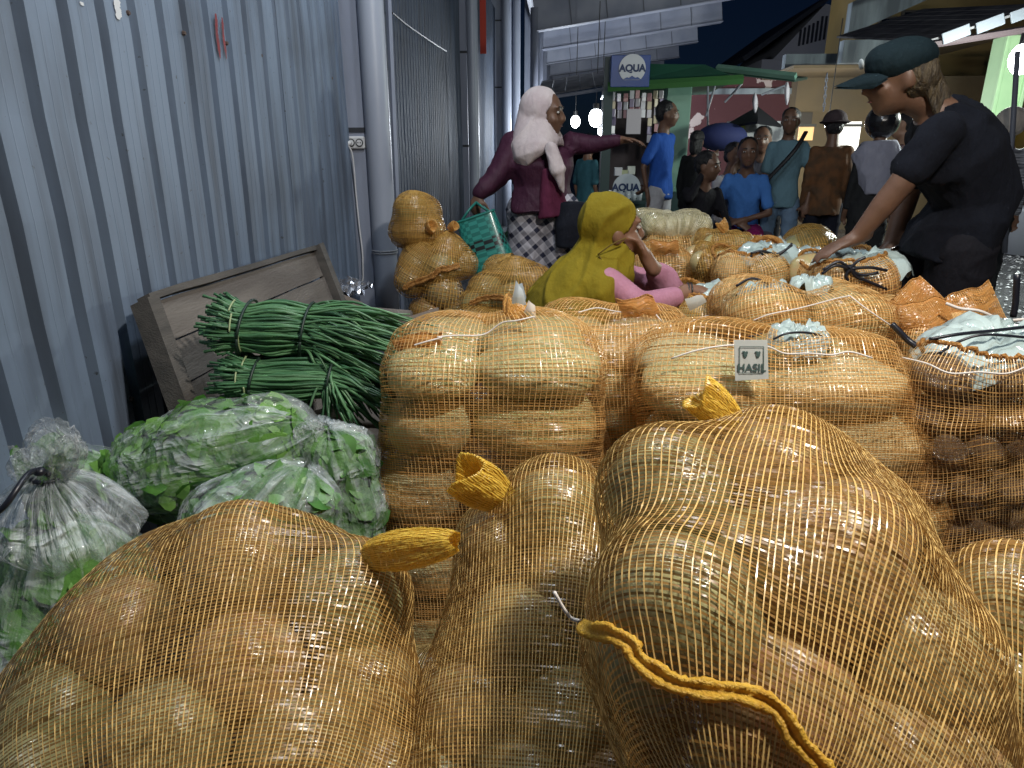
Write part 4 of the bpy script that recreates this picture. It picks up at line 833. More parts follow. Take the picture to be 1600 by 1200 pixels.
def leafbag(label, fruits, p0, p1, hint, seed, nleaf=420, film=None, neck=None, leafm=None, gather=.012, size=(.03, .075)):
    c = np.mean([f[0] for f in fruits], 0)
    t = thing('leaf_bag', label, 'bag', (float(c[0]), float(c[1]), float(min(f[0][2] - f[1][2] for f in fruits))), 'clear plastic bags of leafy greens')
    P = drape(p0, p1, fruits, 96, 80, hint, 60, .004, 86, 86); N = grid_normals(P); r = np.random.default_rng(seed)
    ns, nc, _ = P.shape; a = np.linspace(0, 2 * np.pi, nc, endpoint=False)[None]; s = np.linspace(0, 1, ns)[:, None]
    # pleats run from the gathered neck, crumples everywhere
    g = gather * np.exp(-((1 - s) / .30) ** 2) * (np.sin(a * 13 + seed) + .8 * np.sin(a * 21 + 2 * seed + s * 4) + .6 * np.sin(a * 8 - s * 5))
    g = g + .0022 * (wob(P, 38, 8, seed) + .7 * wob(P, 80, 8, seed + 5)) + r.normal(0, .0007, g.shape)
    S = P + N * g[..., None]
    V = S.reshape(-1, 3); idx = np.arange(ns * nc).reshape(ns, nc)
    F = np.stack([idx[:-1].ravel(), np.roll(idx, -1, 1)[:-1].ravel(), np.roll(idx, -1, 1)[1:].ravel(), idx[1:].ravel()], 1)
    o = mesh_obj('plastic_film', V, F, film or FILM, t); me = o.data; uvl = me.uv_layers.new(name='UVMap')
    li = np.empty(len(me.loops), np.int32); me.loops.foreach_get('vertex_index', li); uv = np.stack([(li % nc) / nc, (li // nc) / ns], 1).astype(np.float32); uvl.data.foreach_set('uv', uv.ravel())
    # leaves just under the film, thrown every way, two layers deep
    V = []; F = []
    for k in range(nleaf):
        i, j = r.integers(2, ns - 2), r.integers(0, nc); n = N[i, j]; base = P[i, j] - n * (.005 + abs(r.normal(0, .011)))
        u = np.cross(n, r.normal(0, 1, 3)); u /= np.linalg.norm(u); v = np.cross(n, u); v = v + n * r.normal(0, .25); u = u + n * r.normal(0, .25)
        Ls = r.uniform(*size); Ws = Ls * r.uniform(.45, .9); b0 = len(V); cur = r.uniform(-.4, .4)
        ring = [(-.5 + math.cos(q) * -.0 + .5 * (1 - math.cos(q)), .5 * math.sin(q) * (1 + .12 * math.sin(5 * q)), -.10 * abs(math.sin(q)) + .05 * math.sin(3 * q + k)) for q in np.linspace(0, 2 * math.pi, 13)[:-1]]; pts = ring + [(x * .5, y * .5, z * .3 + .02) for x, y, z in ring] + [(0, 0, .03)]
        for x, y, z in pts: V.append(base + u * x * Ls + v * y * Ws * (1 + .06 * r.normal()) + n * (z * Ws + cur * Ls * x * x - .004))
        F += [(b0 + q, b0 + (q + 1) % 12, b0 + 12 + (q + 1) % 12, b0 + 12 + q) for q in range(12)] + [(b0 + 24, b0 + 12 + q, b0 + 12 + (q + 1) % 12) for q in range(12)]
    lo = mesh_obj('leaves', V, F, leafm or LEAF, t); lo['kind'] = 'stuff'
    # the dark mass of greens further in
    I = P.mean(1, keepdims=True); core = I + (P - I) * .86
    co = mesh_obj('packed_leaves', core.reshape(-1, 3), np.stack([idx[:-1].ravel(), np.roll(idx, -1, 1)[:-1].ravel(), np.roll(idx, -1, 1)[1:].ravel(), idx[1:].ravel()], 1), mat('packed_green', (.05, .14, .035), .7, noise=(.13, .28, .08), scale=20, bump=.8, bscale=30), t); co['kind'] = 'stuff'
    return t, P, N
def puff(t, base, tip, w0, w1, seed, name='film_puff', flat=.7):
    """a blown, crumpled tail of film above the knot"""
    base, tip = np.array(tuple(base)), np.array(tuple(tip)); A = tip - base; Le = np.linalg.norm(A); A /= Le
    U = np.cross(A, np.array(tuple(FWD))); U /= np.linalg.norm(U); W = np.cross(A, U); n, k = 16, 48; V = []
    for i in range(n):
        q = i / (n - 1); w = w0 + (w1 - w0) * math.sin(min(1, q * 1.5) * math.pi / 2) * math.sqrt(max(.02, 1 - max(0, (q - .55) / .46) ** 2))
        for j in range(k):
            a = 2 * math.pi * j / k; f = 1 + .16 * math.sin(a * 6 + seed) * (1 - q * .5) + .10 * math.sin(a * 11 + q * 4 + seed)
            V.append(base + A * q * Le + (U * math.cos(a) + W * math.sin(a) * flat) * w * f)
    V = np.array(V) + RNG.normal(0, .0012, (n * k, 3)); F = [(i * k + j, i * k + (j + 1) % k, (i + 1) * k + (j + 1) % k, (i + 1) * k + j) for i in range(n - 1) for j in range(k)] + [tuple((n - 1) * k + j for j in range(k))]
    o = mesh_obj(name, V, F, FILM2, t); me = o.data; uvl = me.uv_layers.new(name='UVMap'); li = np.empty(len(me.loops), np.int32); me.loops.foreach_get('vertex_index', li)
    uvl.data.foreach_set('uv', np.stack([(li % k) / k, (li // k) / n], 1).astype(np.float32).ravel()); return o
# tied bag at the front left: upright, gathered to a knot
Yb = .93
fr = [F3(105, 905, Yb, .115, (1.1, 1, .9)), F3(40, 930, Yb, .11), F3(160, 900, Yb + .03, .085), F3(80, 1010, Yb - .05, .12)]
nk = PY(75, 745, Yb)
fr.append(ell(nk - Vector((0, 0, .012)), (.02, .02, .03)))
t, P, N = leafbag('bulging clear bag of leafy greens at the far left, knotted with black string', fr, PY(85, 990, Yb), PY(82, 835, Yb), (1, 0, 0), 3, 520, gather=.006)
puff(t, PY(72, 748, Yb), PY(90, 668, Yb - .02), .022, .040, 2); puff(t, PY(84, 748, Yb), PY(118, 690, Yb), .016, .026, 5); puff(t, PY(60, 748, Yb), PY(30, 712, Yb + .02), .016, .03, 7)
# a skirt of clear film pulled up into the knot
kn = np.array(tuple(nk)); V = []; n, k = 18, 120
for i in range(n):
    q = i / (n - 1)
    for j in range(k):
        a = 2 * math.pi * j / k; pl = 1 + (.08 * math.sin(a * 17) + .06 * math.sin(a * 29 + 1) + .05 * math.sin(a * 11 + 2)) * (1 - q * .8)
        rr = (.014 + (.116 - .014) * min(q, .86) ** .62) * (1 - max(0, q - .80) * 1.3)
        V.append(kn + np.array((math.cos(a) * rr * pl * 1.12 + .02 * q, math.sin(a) * rr * pl, -.125 * q ** 1.5)))
o = mesh_obj('film_skirt', V, [(i * k + j, i * k + (j + 1) % k, (i + 1) * k + (j + 1) % k, (i + 1) * k + j) for i in range(n - 1) for j in range(k)], FILM2, t); me = o.data
uvl = me.uv_layers.new(name='UVMap'); li = np.empty(len(me.loops), np.int32); me.loops.foreach_get('vertex_index', li); uvl.data.foreach_set('uv', np.stack([(li % k) / k * 2, (li // k) / n * .6], 1).astype(np.float32).ravel())
strand('tie_string', [PY(-14, 808, Yb - .12), PY(8, 790, Yb - .12), PY(28, 762, Yb - .10), PY(45, 740, Yb - .07), PY(62, 735, Yb - .04), PY(78, 742, Yb - .03)], .0045, STRING, t, 24, 8)
MB().tube([(kn[0] + .021 * math.cos(a), kn[1] + .021 * math.sin(a), kn[2] + .002 * math.sin(a * 2)) for a in np.linspace(0, 6.28, 18)], .0045, 6).obj('tie_knot', STRING, t, True)
MB().ellipsoid(PY(62, 737, Yb - .045), (.009, .009, .007)).obj('string_knot', STRING, t, True)
# big bag lying across
Yb = 1.22
fr = [F3(245, 735, Yb, .095), F3(330, 705, Yb, .105, (1.15, 1, 1)), F3(415, 690, Yb + .02, .088), F3(290, 745, Yb - .03, .085), F3(455, 690, Yb + .03, .045)]
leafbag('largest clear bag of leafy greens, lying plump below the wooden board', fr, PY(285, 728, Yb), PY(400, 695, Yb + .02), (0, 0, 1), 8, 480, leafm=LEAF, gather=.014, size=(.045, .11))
# low bag in front of it, its right-hand neighbour and the one behind the tied bag
Yb = 1.08
fr = [F3(430, 790, Yb, .075, (1.3, 1, 1)), F3(350, 815, Yb - .02, .075), F3(480, 800, Yb, .06), F3(400, 860, Yb - .04, .09)]
leafbag('half hidden clear bag of leafy greens behind the peak of the front left sack', fr, PY(400, 860, Yb - .03), PY(430, 810, Yb), (1, 0, 0), 13, 480, leafm=LEAF_D, film=FILM, gather=.008)
Yb = 1.24
fr = [F3(540, 725, Yb, .068, (1, 1, 1)), F3(560, 790, Yb - .02, .062), F3(520, 810, Yb - .02, .07), F3(490, 700, Yb, .045), F3(545, 850, Yb - .04, .07)]
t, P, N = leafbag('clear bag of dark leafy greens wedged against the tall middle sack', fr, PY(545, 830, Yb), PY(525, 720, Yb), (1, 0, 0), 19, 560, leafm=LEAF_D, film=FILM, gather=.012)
puff(t, PY(490, 690, Yb - .02), PY(474, 662, Yb - .02), .02, .03, 9)
Yb = 1.22
fr = [F3(50, 720, Yb, .085), F3(-20, 740, Yb, .09), F3(150, 760, Yb + .02, .075), F3(100, 775, Yb, .07)]
leafbag('clear bag of greens mostly hidden behind the knotted bag at the left edge', fr, PY(0, 750, Yb), PY(110, 755, Yb), (0, 0, 1), 23, 300, leafm=LEAF_D, gather=.008)
# glimpse of pale carton beside the tall middle sack
tag(MB().box(PY(601, 730, 1.45), (.03, .08, .09), None, .004).obj('carton', mat('white_plastic', (.62, .63, .64), .35), None, False, tuple(PY(601, 745, 1.45))), 'sliver of pale carton between the leaf bag and the tall middle sack', 'carton')

# ------------------------------------------------------------------ bundles of yard-long beans
BEAN = [mat('bean_green_%d' % i, c, .42, noise=c2, scale=9, bump=.1, bscale=50) for i, (c, c2) in enumerate([((.05, .145, .065), (.075, .20, .085)), ((.08, .20, .09), (.12, .27, .12)), ((.035, .10, .05), (.06, .15, .065)), ((.12, .24, .12), (.07, .16, .075))])]
def bean_bundle(label, A, B, C, D, rad, n, seed, bands, light_bands):
    """A stalk ends, B first band, C second band, D where the tips fan out and droop"""
    A, B, C, D = [np.array(tuple(p)) for p in (A, B, C, D)]
    t = thing('bean_bundle', label, 'beans', tuple(A - np.array((0, 0, rad))), 'bundles of long beans'); r = np.random.default_rng(seed)
    ax = C - B; ax /= np.linalg.norm(ax); up = np.array((0, 0, 1.)); up -= ax * (ax @ up); up /= np.linalg.norm(up); sd = np.cross(ax, up)
    if sd[1] > 0: sd = -sd                       # towards the camera
    for k in range(n):
        # mostly on the visible skin of the bundle
        q = k / n; th = r.uniform(-.55, 2.5); rr = rad * (1 - abs(r.normal(0, .12))) if q < .75 else rad * r.uniform(.3, .9)
        u, v = math.sin(th) * rr, math.cos(th) * rr * 1.35
        f = lambda P, s, du=0: P + up * (u * s + du) + sd * v * s
        fan = r.uniform(.7, 1.6); tip = D + up * (u * fan + r.normal(0, .006)) + sd * v * fan * .8 + ax * r.normal(-.02, .055) - up * max(0, r.normal(.0, .03))
        st = A - ax * r.normal(0, .015)
        pts = [f(st, 1.12 + r.normal(0, .14)), f(B, .92), f((B + C) / 2, 1.06 + r.normal(0, .05), r.normal(0, .003)), f(C, .93), (f(C, 1.0) * .45 + tip * .55) + up * (.012 + r.normal(0, .006)) + sd * r.normal(0, .006), tip]
        P = catmull(pts, 22); P[:, :] += np.cumsum(r.normal(0, .0007, P.shape), 0)
        br = r.uniform(.0026, .0036); R_ = np.full(22, br); R_[0] = br * 1.25; R_[1] = br * .8; R_[-1] = br * .3; R_[-2] = br * .75
        MB().tube(P, R_, 5).obj('bean', BEAN[r.choice([0, 0, 1, 1, 2, 2, 3])], t, True)
    m = MB().ellipsoid((A + C) / 2, (np.linalg.norm(C - A) / 2, rad * .9, rad * .82), np.array((ax, sd, up)).T, 20, 12); o = m.obj('inner_beans', BEAN[2], t, True)
    for P0, rr, mm, w in [(b, 1.06, mat('band_green', (.012, .03, .02), .5), .0035) for b in bands] :
        c = A * (1 - P0) + C * P0 if P0 <= 1 else C
        MB().tube([c + up * math.sin(a) * rad * rr + sd * math.cos(a) * rad * rr * 1.38 + ax * .01 * math.sin(a) for a in np.linspace(0, 6.28, 28)], w, 6).obj('tie_band', mm, t, True)
    for P0, a0, a1 in light_bands:
        c = A * (1 - P0) + C * P0
        MB().tube([c + up * math.sin(a) * rad * 1.10 + sd * math.cos(a) * rad * 1.42 for a in np.linspace(a0, a1, 10)], .0022, 5).obj('pale_tie', mat('pale_tie', (.35, .42, .22), .5), t, True)
bean_bundle('upper thick bundle of dark green yard-long beans in front of the wooden board', PY(348, 512, 1.50), PY(388, 516, 1.50), PY(482, 518, 1.52), PY(612, 550, 1.52), .063, 185, 5, [.30, 1.0], [(.18, .9, 1.5), (.22, .2, .8), (.31, -.5, .1)])
bean_bundle('lower bundle of dark green long beans drooping towards the tall netted sack', PY(366, 592, 1.44), PY(405, 592, 1.44), PY(520, 592, 1.46), PY(598, 640, 1.44), .052, 165, 6, [.25, 1.0], [(.16, .9, 1.6), (.12, .2, .8), (.20, -.5, .1)])
# ------------------------------------------------------------------ people: one continuous body each, clothes and hair as children
def v3(p): return np.array(tuple(p), float)
def unit(v): v = np.array(v, float); return v / (np.linalg.norm(v) + 1e-12)
class Prims(MB):
    def cap(s, a, b, ra, rb, flat=False, n=16):
        """tapered limb piece with rounded (or flat) ends"""
        a, b = v3(a), v3(b); d = b - a; L = np.linalg.norm(d); d = d / (L + 1e-9)
        if flat: return s.tube([a, a + d * L * .5, b], [ra, (ra + rb) / 2, rb], n)
        P, R = [], []
        for t in np.linspace(-90, -10, 5): P.append(a + d * ra * math.sin(math.radians(t))); R.append(max(1e-4, ra * math.cos(math.radians(t))))
        P += [a + d * L * .5]; R += [(ra + rb) / 2]
        for t in np.linspace(10, 90, 5): P.append(b + d * rb * math.sin(math.radians(t))); R.append(max(1e-4, rb * math.cos(math.radians(t))))
        return s.tube(P, R, n)
    def trunk(s, rows, right, n=24):
        """elliptical rings: (centre, half width, half depth[, forward direction])"""
        rings = []; a = np.linspace(0, 2 * np.pi, n, endpoint=False); C = [v3(r[0]) for r in rows]
        for i, r in enumerate(rows):
            T = unit(C[min(i + 1, len(C) - 1)] - C[max(i - 1, 0)]); rt = unit(np.array(right) - T * (T @ np.array(right))); fw = np.cross(T, rt)
            ca, sa = np.cos(a), np.sin(a); e = .8
            rings.append(C[i] + (np.sign(ca) * np.abs(ca) ** e)[:, None] * rt * r[1] + (np.sign(sa) * np.abs(sa) ** e)[:, None] * fw * r[2])
        return s.loft(rings)
def blob(name, prims, m, parent, voxel=.01, smooth=6, disp=None):
    """fuse overlapping pieces into one skin"""
    V = np.concatenate(prims.V); me = to_mesh('tmp', V, prims.F, False); o = bpy.data.objects.new('tmp', me); COL.objects.link(o)
    rm = o.modifiers.new('r', 'REMESH'); rm.mode = 'VOXEL'; rm.voxel_size = voxel; rm.use_smooth_shade = True
    if smooth: sm = o.modifiers.new('s', 'SMOOTH'); sm.iterations = smooth; sm.factor = .5
    dg = bpy.context.evaluated_depsgraph_get(); me2 = bpy.data.meshes.new_from_object(o.evaluated_get(dg)); bpy.data.objects.remove(o); bpy.data.meshes.remove(me)
    n = len(me2.vertices); co = np.empty(n * 3, np.float32); me2.vertices.foreach_get('co', co); co = co.reshape(-1, 3).astype(float)
    no = np.empty(n * 3, np.float32); me2.vertices.foreach_get('normal', no); no = no.reshape(-1, 3)
    if disp is not None: co = disp(co, no)
    off = np.array(parent.location) if parent.type == 'EMPTY' else np.array(parent.get('_off', (0, 0, 0)))
    me2.vertices.foreach_set('co', (co - off).astype(np.float32).ravel()); me2.update(); me2.materials.clear(); me2.materials.append(m)
    me2.polygons.foreach_set('use_smooth', np.ones(len(me2.polygons), bool))
    o = bpy.data.objects.new(name, me2); o['_off'] = tuple(float(x) for x in off); return link(o, parent)
def folds(amp, f=14, k=0, stretch=(1, 1, .45)):
    """creases: sharp ridges that come and go, over a soft sag"""
    def d(co, no):
        q = co * np.array(stretch); q = q + .02 * np.stack([wob(co, 9, 5, k + 3), wob(co, 9, 5, k + 9), wob(co, 9, 5, k + 14)], -1)
        a = 1 - np.minimum(1, np.abs(wob(q, f, 5, k)) * 2.6); b = 1 - np.minimum(1, np.abs(wob(q[:, ::-1] * np.array((1.4, 1, .7)), f * 1.5, 5, k + 6)) * 2.4)
        m = .5 + .5 * wob(co, 7, 5, k + 11); w = 1.5 * a ** 1.3 * m + 1.0 * b ** 1.3 * (1 - m) + .5 * wob(q, f * .6, 5, k + 2) - .5
        return co + no * (amp * 1.25 * w)[:, None]
    return d
def skinmat(name, c): return mat('skin_' + name, c, .5, noise=tuple(x * .82 for x in c), scale=18, bump=.05, bscale=120)
SK = {'brown': skinmat('brown', (.22, .115, .07)), 'dark': skinmat('dark', (.15, .08, .05)), 'light': skinmat('light', (.34, .20, .13))}
HAIR = mat('black_hair', (.008, .008, .01), .45, bump=.6, bscale=90, stretch=(3, 3, .6))
EYE = mat('eye_white', (.55, .53, .5), .25); IRIS = mat('iris', (.01, .008, .006), .15); LIP = mat('lip', (.20, .07, .06), .45)
def cloth(name, c, c2=None, scale=10, rough=.85): return mat('cloth_' + name, c, rough, noise=c2 or tuple(x * .75 for x in c), scale=scale, bump=.35, bscale=34, spec=.2, stretch=(1.3, 1.3, .7))

def hand(P, wr, d, palm_n, s=1.0, curl=.5, side=1, spread=.35):
    """palm, four unequal bent fingers and a thumb leaving the side of the palm"""
    wr = v3(wr); d = unit(d); pn = unit(np.array(palm_n) - d * (d @ np.array(palm_n))); sd = np.cross(d, pn) * side
    pc = wr + d * .045 * s
    P.ellipsoid(pc, (.043 * s, .036 * s, .015 * s), np.array((d, sd, pn)).T, 16, 10); P.cap(wr - d * .03 * s, wr + d * .02 * s, .024 * s, .024 * s)
    for i, (o, L, r) in enumerate(((-.028, .068, .0085), (-.010, .078, .009), (.009, .072, .0088), (.026, .056, .0078))):
        b = wr + d * (.078 - .008 * abs(i - 1.3)) * s + sd * o * s; q = d + sd * o * spread * 6; a = curl * .5
        for k in range(3):
            q = unit(q * math.cos(a) + pn * math.sin(a)); e = b + q * L * s * (.45, .32, .25)[k]; P.cap(b, e, r * s * (1, .92, .84)[k], r * s * (.92, .84, .72)[k], n=10); b = e; a = curl * .75
    b = wr + d * .03 * s - sd * .032 * s; q = unit(d * .6 - sd * .75 + pn * .35)
    for k in range(2): e = b + q * s * (.036, .028)[k]; P.cap(b, e, .0105 * s, .0095 * s, n=10); b = e; q = unit(q + d * .5 + pn * .3 * curl)

def head_prims(P, hc, fwd, up, s=1.0, neck=None):
    f, u = unit(fwd), unit(up); u = unit(u - f * (u @ f)); r = np.cross(f, u); R = np.array((r, f, u)).T
    E = lambda x, y, z, rx, ry, rz: P.ellipsoid(hc + (r * x + f * y + u * z) * s, np.array((rx, ry, rz)) * s, R, 20, 14)
    E(0, -.008, .025, .073, .092, .088); E(0, .022, -.035, .060, .068, .075); E(0, .052, -.082, .030, .030, .026)   # skull, face, chin
    for x in (-1, 1):
        E(x * .036, .058, -.025, .026, .024, .026); E(x * .074, -.006, -.010, .010, .020, .030); E(x * .030, .075, .032, .026, .014, .010)   # cheek, ear, brow
    P.cap(hc + (f * .085 + u * .018) * s, hc + (f * .103 - u * .022) * s, .009 * s, .013 * s)   # nose
    for x in (-1, 1): E(x * .012, .094, -.026, .009, .010, .008)
    E(0, .082, -.050, .022, .012, .007); E(0, .079, -.061, .019, .012, .008)    # lips
    if neck is not None: P.cap(v3(neck) , hc + (-f * .018 - u * .06) * s, .054 * s, .050 * s)
    return r, f, u
def face_bits(t, hc, r, f, u, s=1.0, mouth=True, closed=False):
    R = np.array((r, f, u)).T
    for x in (-1, 1):
        e = hc + (r * x * .031 + f * .0785 + u * .010) * s
        MB().ellipsoid(e, (.0125 * s, .008 * s, .0065 * s), R, 12, 8).obj('eye', EYE if not closed else SK['dark'], t, True)
        MB().ellipsoid(e + f * .0055 * s, (.0062 * s, .004 * s, .0060 * s), R, 10, 6).obj('iris', IRIS, t, True)
        MB().tube([hc + (r * x * (.014 + k * .017) + f * (.092 - k * .006 - (k == 2) * .008) + u * (.029 + (.004, .007, .003)[k])) * s for k in range(3)], [.0035 * s, .004 * s, .002 * s], 6).obj('eyebrow', HAIR, t, True)
    if mouth: MB().ellipsoid(hc + (f * .0905 - u * .0555) * s, (.021 * s, .004 * s, .0022 * s), R, 10, 6).obj('mouth', LIP, t, True)
def hair_cap(t, hc, r, f, u, s, m=HAIR, vol=1.0, back=.0, voxel=.008):
    P = Prims(); R = np.array((r, f, u)).T
    P.ellipsoid(hc + (-f * .022 + u * .042) * s, np.array((.079, .088, .078)) * s * vol, R, 20, 14); P.ellipsoid(hc + (-f * .045 + u * (.0 - back)) * s, np.array((.074, .062, .07 + back)) * s * vol, R, 20, 14)
    return blob('hair', P, m, t, voxel, 2, folds(.004 * s, 60, 3, (1, 1, .6)))

def figure(label, J, spec, voxel=.011, s=1.0):
    """J: joints in world space. spec: skin, top, bottom, sleeve (0..2 arm segments), trouser (0..2), extras"""
    foot = min(J['anL'][2], J['anR'][2]) - .06
    t = thing('person', label, 'person', (float(J['pel'][0]), float(J['pel'][1]), max(0.0, float(foot))))
    sk = SK[spec.get('skin', 'brown')]; right = unit(v3(J['shR']) - v3(J['shL'])); P = Prims()
    ch, pel, nk, hc = v3(J['chest']), v3(J['pel']), v3(J['neck']), v3(J['head']); w = np.linalg.norm(v3(J['shR']) - v3(J['shL'])) / 2; b = spec.get('build', 1.0) * s
    mid = (ch + pel) / 2 + v3(spec.get('bend', (0, 0, 0)))
    rows = lambda g, lo=0.0: [(pel + (pel - mid) * (.34 + lo), .164 * b + g * 1.5, .116 * b + g * 1.5), (pel, .168 * b + g * 1.3, .118 * b + g * 1.3), (mid, .145 * b + g, .105 * b + g), (ch, .168 * b + g, .118 * b + g), (ch * .45 + nk * .55, w * .98 + g * .6, .095 * b + g * .8), (ch * .12 + nk * .88, w * .55 + g * .4, .065 * b + g * .5)]
    P.trunk(rows(-.012), right); P.cap(ch * .3 + nk * .7, nk, .062 * s, .055 * s)
    up = unit(hc - nk) * .55 + unit(v3(spec.get('headup', (0, 0, 1)))) * .45
    r, f, u = head_prims(P, hc, spec['face'], up, s * spec.get('headscale', 1), nk)
    for sd in 'LR':
        sh, el, wr = v3(J['sh' + sd]), v3(J['el' + sd]), v3(J['wr' + sd])
        P.cap(sh, el, .050 * b, .039 * b); P.cap(el, el * .6 + wr * .4, .039 * b, .037 * b); P.cap(el * .6 + wr * .4, wr, .037 * b, .025 * b)
        hd = spec.get('hand' + sd, (wr - el, np.cross(wr - el, right), .5)); hand(P, wr, hd[0], hd[1], s * 1.02, hd[2], 1 if sd == 'L' else -1)
        hp, kn, an = v3(J['hip' + sd]), v3(J['kn' + sd]), v3(J['an' + sd])
        P.cap(hp, kn, .082 * b, .052 * b); P.cap(kn, kn * .65 + an * .35, .052 * b, .055 * b); P.cap(kn * .65 + an * .35, an, .055 * b, .037 * b)
        ff = unit(np.array(spec.get('fwd', spec['face'])) * np.array((1, 1, 0))); P.cap(an - ff * .03 - np.array((0, 0, .035)), an + ff * .14 - np.array((0, 0, .045)), .034 * s, .028 * s)
    blob('body', P, sk, t, voxel, 5)
    face_bits(t, hc, r, f, u, s * spec.get('headscale', 1))
    # clothes
    if spec.get('bottom'):
        Q = Prims(); g = spec.get('trouser_ease', .018); seg = spec.get('trouser', 2)
        Q.trunk([(pel + (mid - pel) * .3, .14 * b, .10 * b), (pel, .158 * b + g * .4, .108 * b + g * .4), (pel + (pel - mid) * .38, .155 * b + g, .108 * b + g)], right)
        for sd in 'LR':
            hp, kn, an = v3(J['hip' + sd]), v3(J['kn' + sd]), v3(J['an' + sd])
            if seg == 0: Q.cap(hp, hp * .25 + kn * .75, .086 * b + g, .072 * b + g); continue
            Q.cap(hp, kn, .086 * b + g, .060 * b + g)
            if seg > 1: Q.cap(kn, an + (kn - an) * .05, .060 * b + g, .046 * b + g)
        blob('trousers', Q, spec['bottom'], t, voxel, 4, folds(.007, 16, 5, (1, 1, 1)))
    if spec.get('top'):
        Q = Prims(); g = spec.get('ease', .018); rw = rows(g, spec.get('hem', .3)); Q.trunk(rw, right)
        for sd in 'LR':
            sh, el, wr = v3(J['sh' + sd]), v3(J['el' + sd]), v3(J['wr' + sd]); k = spec.get('sleeve', .75)
            if k <= 1: Q.cap(sh, sh * (1 - k) + el * k, .050 * b + g * .7, .046 * b + g * 1.3)
            else: Q.cap(sh, el, .050 * b + g * .7, .042 * b + g * .8); Q.cap(el, el * (2 - k) + wr * (k - 1), .042 * b + g * .8, .030 * b + g * .8)
        blob(spec.get('topname', 'shirt'), Q, spec['top'], t, voxel, 4, folds(spec.get('fold', .007), 13, spec.get('seed', 0)))
    if spec.get('hair', True): hair_cap(t, hc, r, f, u, s * spec.get('headscale', 1), spec.get('hairmat', HAIR), spec.get('hairvol', 1.0), spec.get('hairback', 0), max(.007, voxel * .8))
    return t, (hc, r, f, u)

def standing(x, y, face_deg, h, arms=None, lean=0.0):
    """joints of a standing figure; face_deg: 0 looks along +X, 90 along +Y"""
    k = h / 1.65; a = math.radians(face_deg); f = np.array((math.cos(a), math.sin(a), 0)); r = np.array((math.sin(a), -math.cos(a), 0)); o = np.array((x, y, 0.))
    p = lambda rr, ff, zz: o + (r * rr + f * ff) * k + np.array((0, 0, zz * k))
    J = {'pel': p(0, 0, .90), 'chest': p(0, lean * .6, 1.20), 'neck': p(0, lean, 1.405), 'head': p(0, lean + .03, 1.535)}
    for sd, q in (('R', 1), ('L', -1)):
        J['sh' + sd] = p(q * .132, lean * .9, 1.335); J['el' + sd] = p(q * .170, lean * .6 - .02, 1.07); J['wr' + sd] = p(q * .175, lean * .5 + .05, .84)
        J['hip' + sd] = p(q * .085, 0, .86); J['kn' + sd] = p(q * .095, .015, .47); J['an' + sd] = p(q * .10, -.01, .09)
    for kx, v in (arms or {}).items(): J[kx] = p(*v)
    return J, f, r, k
def seated(x, y, face_deg, h, seat=.42, lean=.08, arms=None):
    k = h / 1.65; a = math.radians(face_deg); f = np.array((math.cos(a), math.sin(a), 0)); r = np.array((math.sin(a), -math.cos(a), 0)); o = np.array((x, y, 0.))
    p = lambda rr, ff, zz: o + (r * rr + f * ff) * k + np.array((0, 0, zz * k)); z = seat / k
    J = {'pel': p(0, 0, z + .10), 'chest': p(0, lean * .7, z + .39), 'neck': p(0, lean + .01, z + .59), 'head': p(0, lean + .05, z + .72)}
    for sd, q in (('R', 1), ('L', -1)):
        J['sh' + sd] = p(q * .135, lean, z + .525); J['el' + sd] = p(q * .21, lean + .08, z + .27); J['wr' + sd] = p(q * .08, lean + .27, z + .18)
        J['hip' + sd] = p(q * .085, .03, z + .09); J['kn' + sd] = p(q * .14, .44, z + .08); J['an' + sd] = p(q * .13, .42, .09)
    for kx, v in (arms or {}).items(): J[kx] = p(*v)
    return J, f, r, k

def headscarf(t, hc, r, f, u, s, m, cape, voxel=.008, amp=.0085, fw=.0, sm=4):
    """scarf round the head with an open face, and its cape"""
    P = Prims(); R = np.array((r, f, u)).T
    P.ellipsoid(hc + (-f * (.034 - fw) + u * .022) * s, np.array((.090, .100, .105)) * s, R, 24, 16); P.ellipsoid(hc + (-f * (.024 - fw) - u * .06) * s, np.array((.078, .088, .09)) * s, R, 24, 16)
    for a in cape: (P.trunk(a[1], a[2]) if a[0] == 't' else P.cap(*a[1:]))
    def d(co, no):
        co = folds(amp * s, 17, 4, (1, 1, .5))(co, no)
        q = (co - hc) / s; x, y, z = q @ r, q @ f, q @ u
        m_ = (y > .02) & ((x / .068) ** 2 + ((z + .018) / .084) ** 2 < 1)            # the face opening
        co[m_] -= (f[None] * (np.minimum(y[m_] - .0, .075)) [:, None]) * s * 1.0; return co
    return blob('headscarf', P, m, t, voxel, sm, d)
R3 = np.array(RGT)
# ---- standing woman with the basket (Y about 3.7)
Yw = 3.75; k_ = 1.0
hc = v3(PY(852, 178, Yw))
J = {'head': hc, 'neck': v3(PY(845, 222, Yw + .02)), 'chest': v3(PY(848, 262, Yw)), 'pel': v3(PY(848, 318, Yw)),
     'shR': v3(PY(803, 228, Yw - .02)), 'shL': v3(PY(893, 224, Yw + .10)), 'elR': v3(PY(778, 275, Yw - .08)), 'wrR': v3(PY(748, 303, Yw - .14)),
     'elL': v3(PY(928, 226, Yw + .06)), 'wrL': v3(PY(966, 219, Yw + .02))}
for sd, dx in (('R', -28), ('L', 26)): J['hip' + sd] = v3(PY(850 + dx, 330, Yw)); J['kn' + sd] = J['hip' + sd] * np.array((1, 1, 0)) + np.array((0, 0, .42)); J['an' + sd] = J['hip' + sd] * np.array((1, 1, 0)) + np.array((0, -.03, .09))
plaid = bpy.data.materials.new('plaid_cloth'); plaid.use_nodes = True
